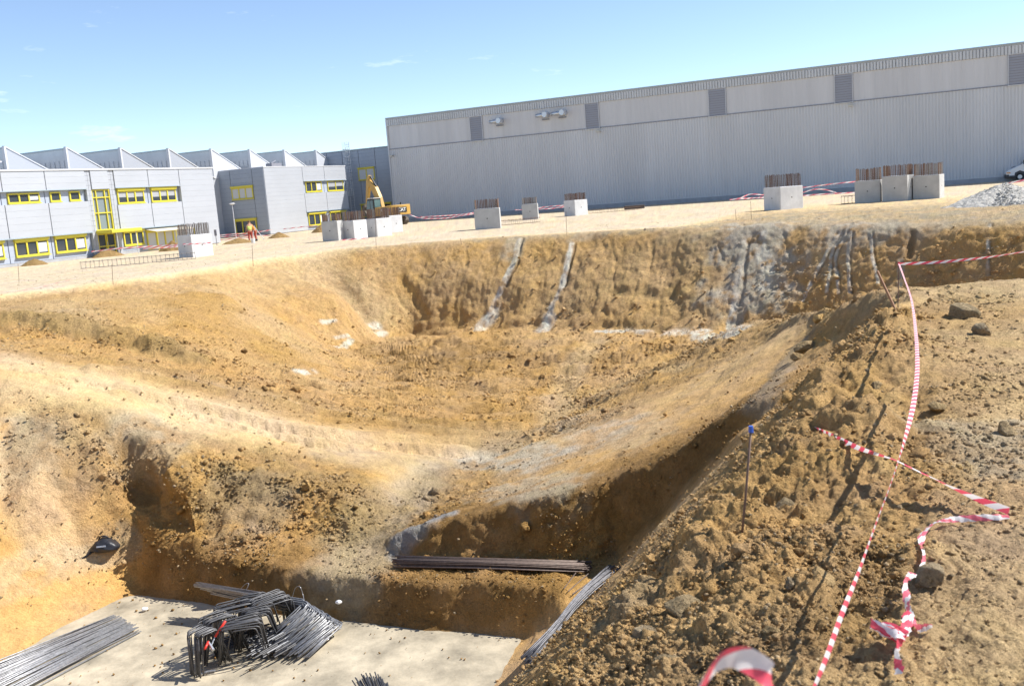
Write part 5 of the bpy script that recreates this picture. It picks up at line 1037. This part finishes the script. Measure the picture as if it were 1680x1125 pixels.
def person(p, rz, label, top, lean=.08, armL=((.24, -.05, 1.18), (.26, -.2, 1.0)), armR=((-.24, -.05, 1.18), (-.24, -.22, .98)), helmet=False, sc=1.0):
    r = empty('person', p, rz, label, 'person'); r.scale = (sc, sc, sc)
    f = lambda x, y, z: (x, y-lean*max(0, z-.9), z)
    V = []; E_ = []; Rr = []
    def add(q, rad, par=None):
        V.append(q); Rr.append(rad); i = len(V)-1
        if par is not None: E_.append((par, i))
        return i
    pel = add(f(0, 0, .95), (.16, .12)); wa = add(f(0, 0, 1.12), (.145, .105), pel); ch = add(f(0, 0, 1.33), (.17, .12), wa); up = add(f(0, 0, 1.46), (.10, .08), ch); nk = add(f(0, -.01, 1.54), .055, up); h1 = add(f(0, -.03, 1.62), .085, nk); h2_ = add(f(0, -.02, 1.71), .088, h1)
    ns = add(f(0, -.115, 1.635), .018, h1)
    for sd_, arm in ((1, armL), (-1, armR)):
        hp = add(f(sd_*.10, 0, .88), .095, pel); kn_ = add((sd_*.12, -.03, .48), .062, hp); an = add((sd_*.13, .03, .10), .042, kn_); toe = add((sd_*.15, -.14, .045), .04, an)
        shd = add(f(sd_*.19, 0, 1.41), .058, ch); el = add(f(*arm[0]), .042, shd); wr = add(f(*arm[1]), .030, el); dr2 = (Vector(arm[1])-Vector(arm[0])).normalized(); pm = add(tuple(Vector(f(*arm[1]))+dr2*.07), (.036, .018), wr)
        for k in range(4): 
            fa = add(tuple(Vector(V[pm])+dr2*(.045-.004*abs(k-1.5))+Vector(((k-1.5)*.02, 0, -.01))), .009, pm); add(tuple(Vector(V[fa])+dr2*.03+Vector((0, .01, -.015))), .008, fa)
        th_ = add(tuple(Vector(V[wr])+dr2*.05+Vector((-sd_*.045, 0, 0))), .010, wr)
    skinmesh('body', V, E_, Rr, SKIN, r)
    skinmesh('vest', [f(0, 0, .96), f(0, 0, 1.12), f(0, 0, 1.33), f(0, 0, 1.47), f(.17, 0, 1.42), f(-.17, 0, 1.42)], [(0, 1), (1, 2), (2, 3), (2, 4), (2, 5)], [(.185, .14), (.17, .13), (.195, .145), (.10, .09), .075, .075], top, r)
    skinmesh('trousers', [f(0, 0, .97), f(.10, 0, .86), (.12, -.03, .48), (.13, .02, .14), f(-.10, 0, .86), (-.12, -.03, .48), (-.13, .02, .14)], [(0, 1), (1, 2), (2, 3), (0, 4), (4, 5), (5, 6)], [(.175, .13), .11, .08, .065, .11, .08, .065], SHORTS, r)
    for sd_ in (1, -1): MB().prism([(-.22, 0), (.10, 0), (.10, .16), (-.02, .17), (-.20, .07)], -.05, .05).build('boot', BOOT, r, bevel=.015).matrix_local = Matrix.Translation((sd_*.14, 0, 0)) @ Matrix.Rotation(math.pi/2, 4, 'Z')
    bm = bmesh.new(); bmesh.ops.create_uvsphere(bm, u_segments=20, v_segments=12, radius=.112)
    for v in list(bm.verts):
        if v.co.z < -.01: v.co.z *= (.9 if v.co.y > 0 and not helmet else .05)
    me_ = bpy.data.meshes.new('hair'); bm.to_mesh(me_); bm.free(); me_.materials.append(HELM if helmet else HAIR); hh = mesh_obj('helmet' if helmet else 'hair', me_, r); hh.location = Vector(f(0, -.01, 1.70)); me_.polygons.foreach_set('use_smooth', [True]*len(me_.polygons))
    for sd_ in (1, -1): MB().tube([(sd_*.032, -.112-lean*.75, 1.665), (sd_*.032, -.122-lean*.75, 1.665)], .010, 6).build('eye', BOOT, r)
    MB().box(-.025, .025, -.122-lean*.72, -.112-lean*.72, 1.585, 1.594).build('mouth', REDP, r)
    return r
person(at(412, 397), math.pi+.5, 'worker in yellow-green vest and red trousers standing with his back to the pit', VEST)
person(at(420.5, 395.5), -1.2, 'worker in orange top bending forward beside the colleague in the vest', ORGT, lean=.55, helmet=True, armL=((.25, -.2, 1.12), (.2, -.35, .95)), sc=.97)
tp = at(423, 394); tr_ = empty('tripod', tp, 0, 'grey tripod with splayed legs beside the two workers', 'tripod')
for a, b in (((-.2, 0, 1.25), (-.42, -.3, 0)), ((-.2, 0, 1.25), (.62, -.2, 0)), ((-.2, 0, 1.25), (-.1, .5, 0))): MB().tube([a, b], .028, 6).build('leg', TRIM, tr_)
MB().tube([(-.2, 0, 1.22), (-.2, 0, 1.3)], .09, 12).build('head_plate', LOUV, tr_)
bk = at(415.5, 398.5); o = empty('bucket', bk, 0, 'white bucket on the ground in front of the workers', 'bucket'); MB().tube([(0, 0, 0), (0, 0, .36)], .14, 18, r1=.18).build('pail', WHT, o, smooth=False); MB().tube([(0, 0, .34), (0, 0, .37)], .19, 18).build('rim', WHT, o)
MB().tube(crspline([Vector(p) for p in ((-.18, 0, .34), (-.12, 0, .48), (.12, 0, .48), (.18, 0, .34))], 4), .008, 5).build('handle', LOUV, o)
print('scene built: objects', len(bpy.data.objects))
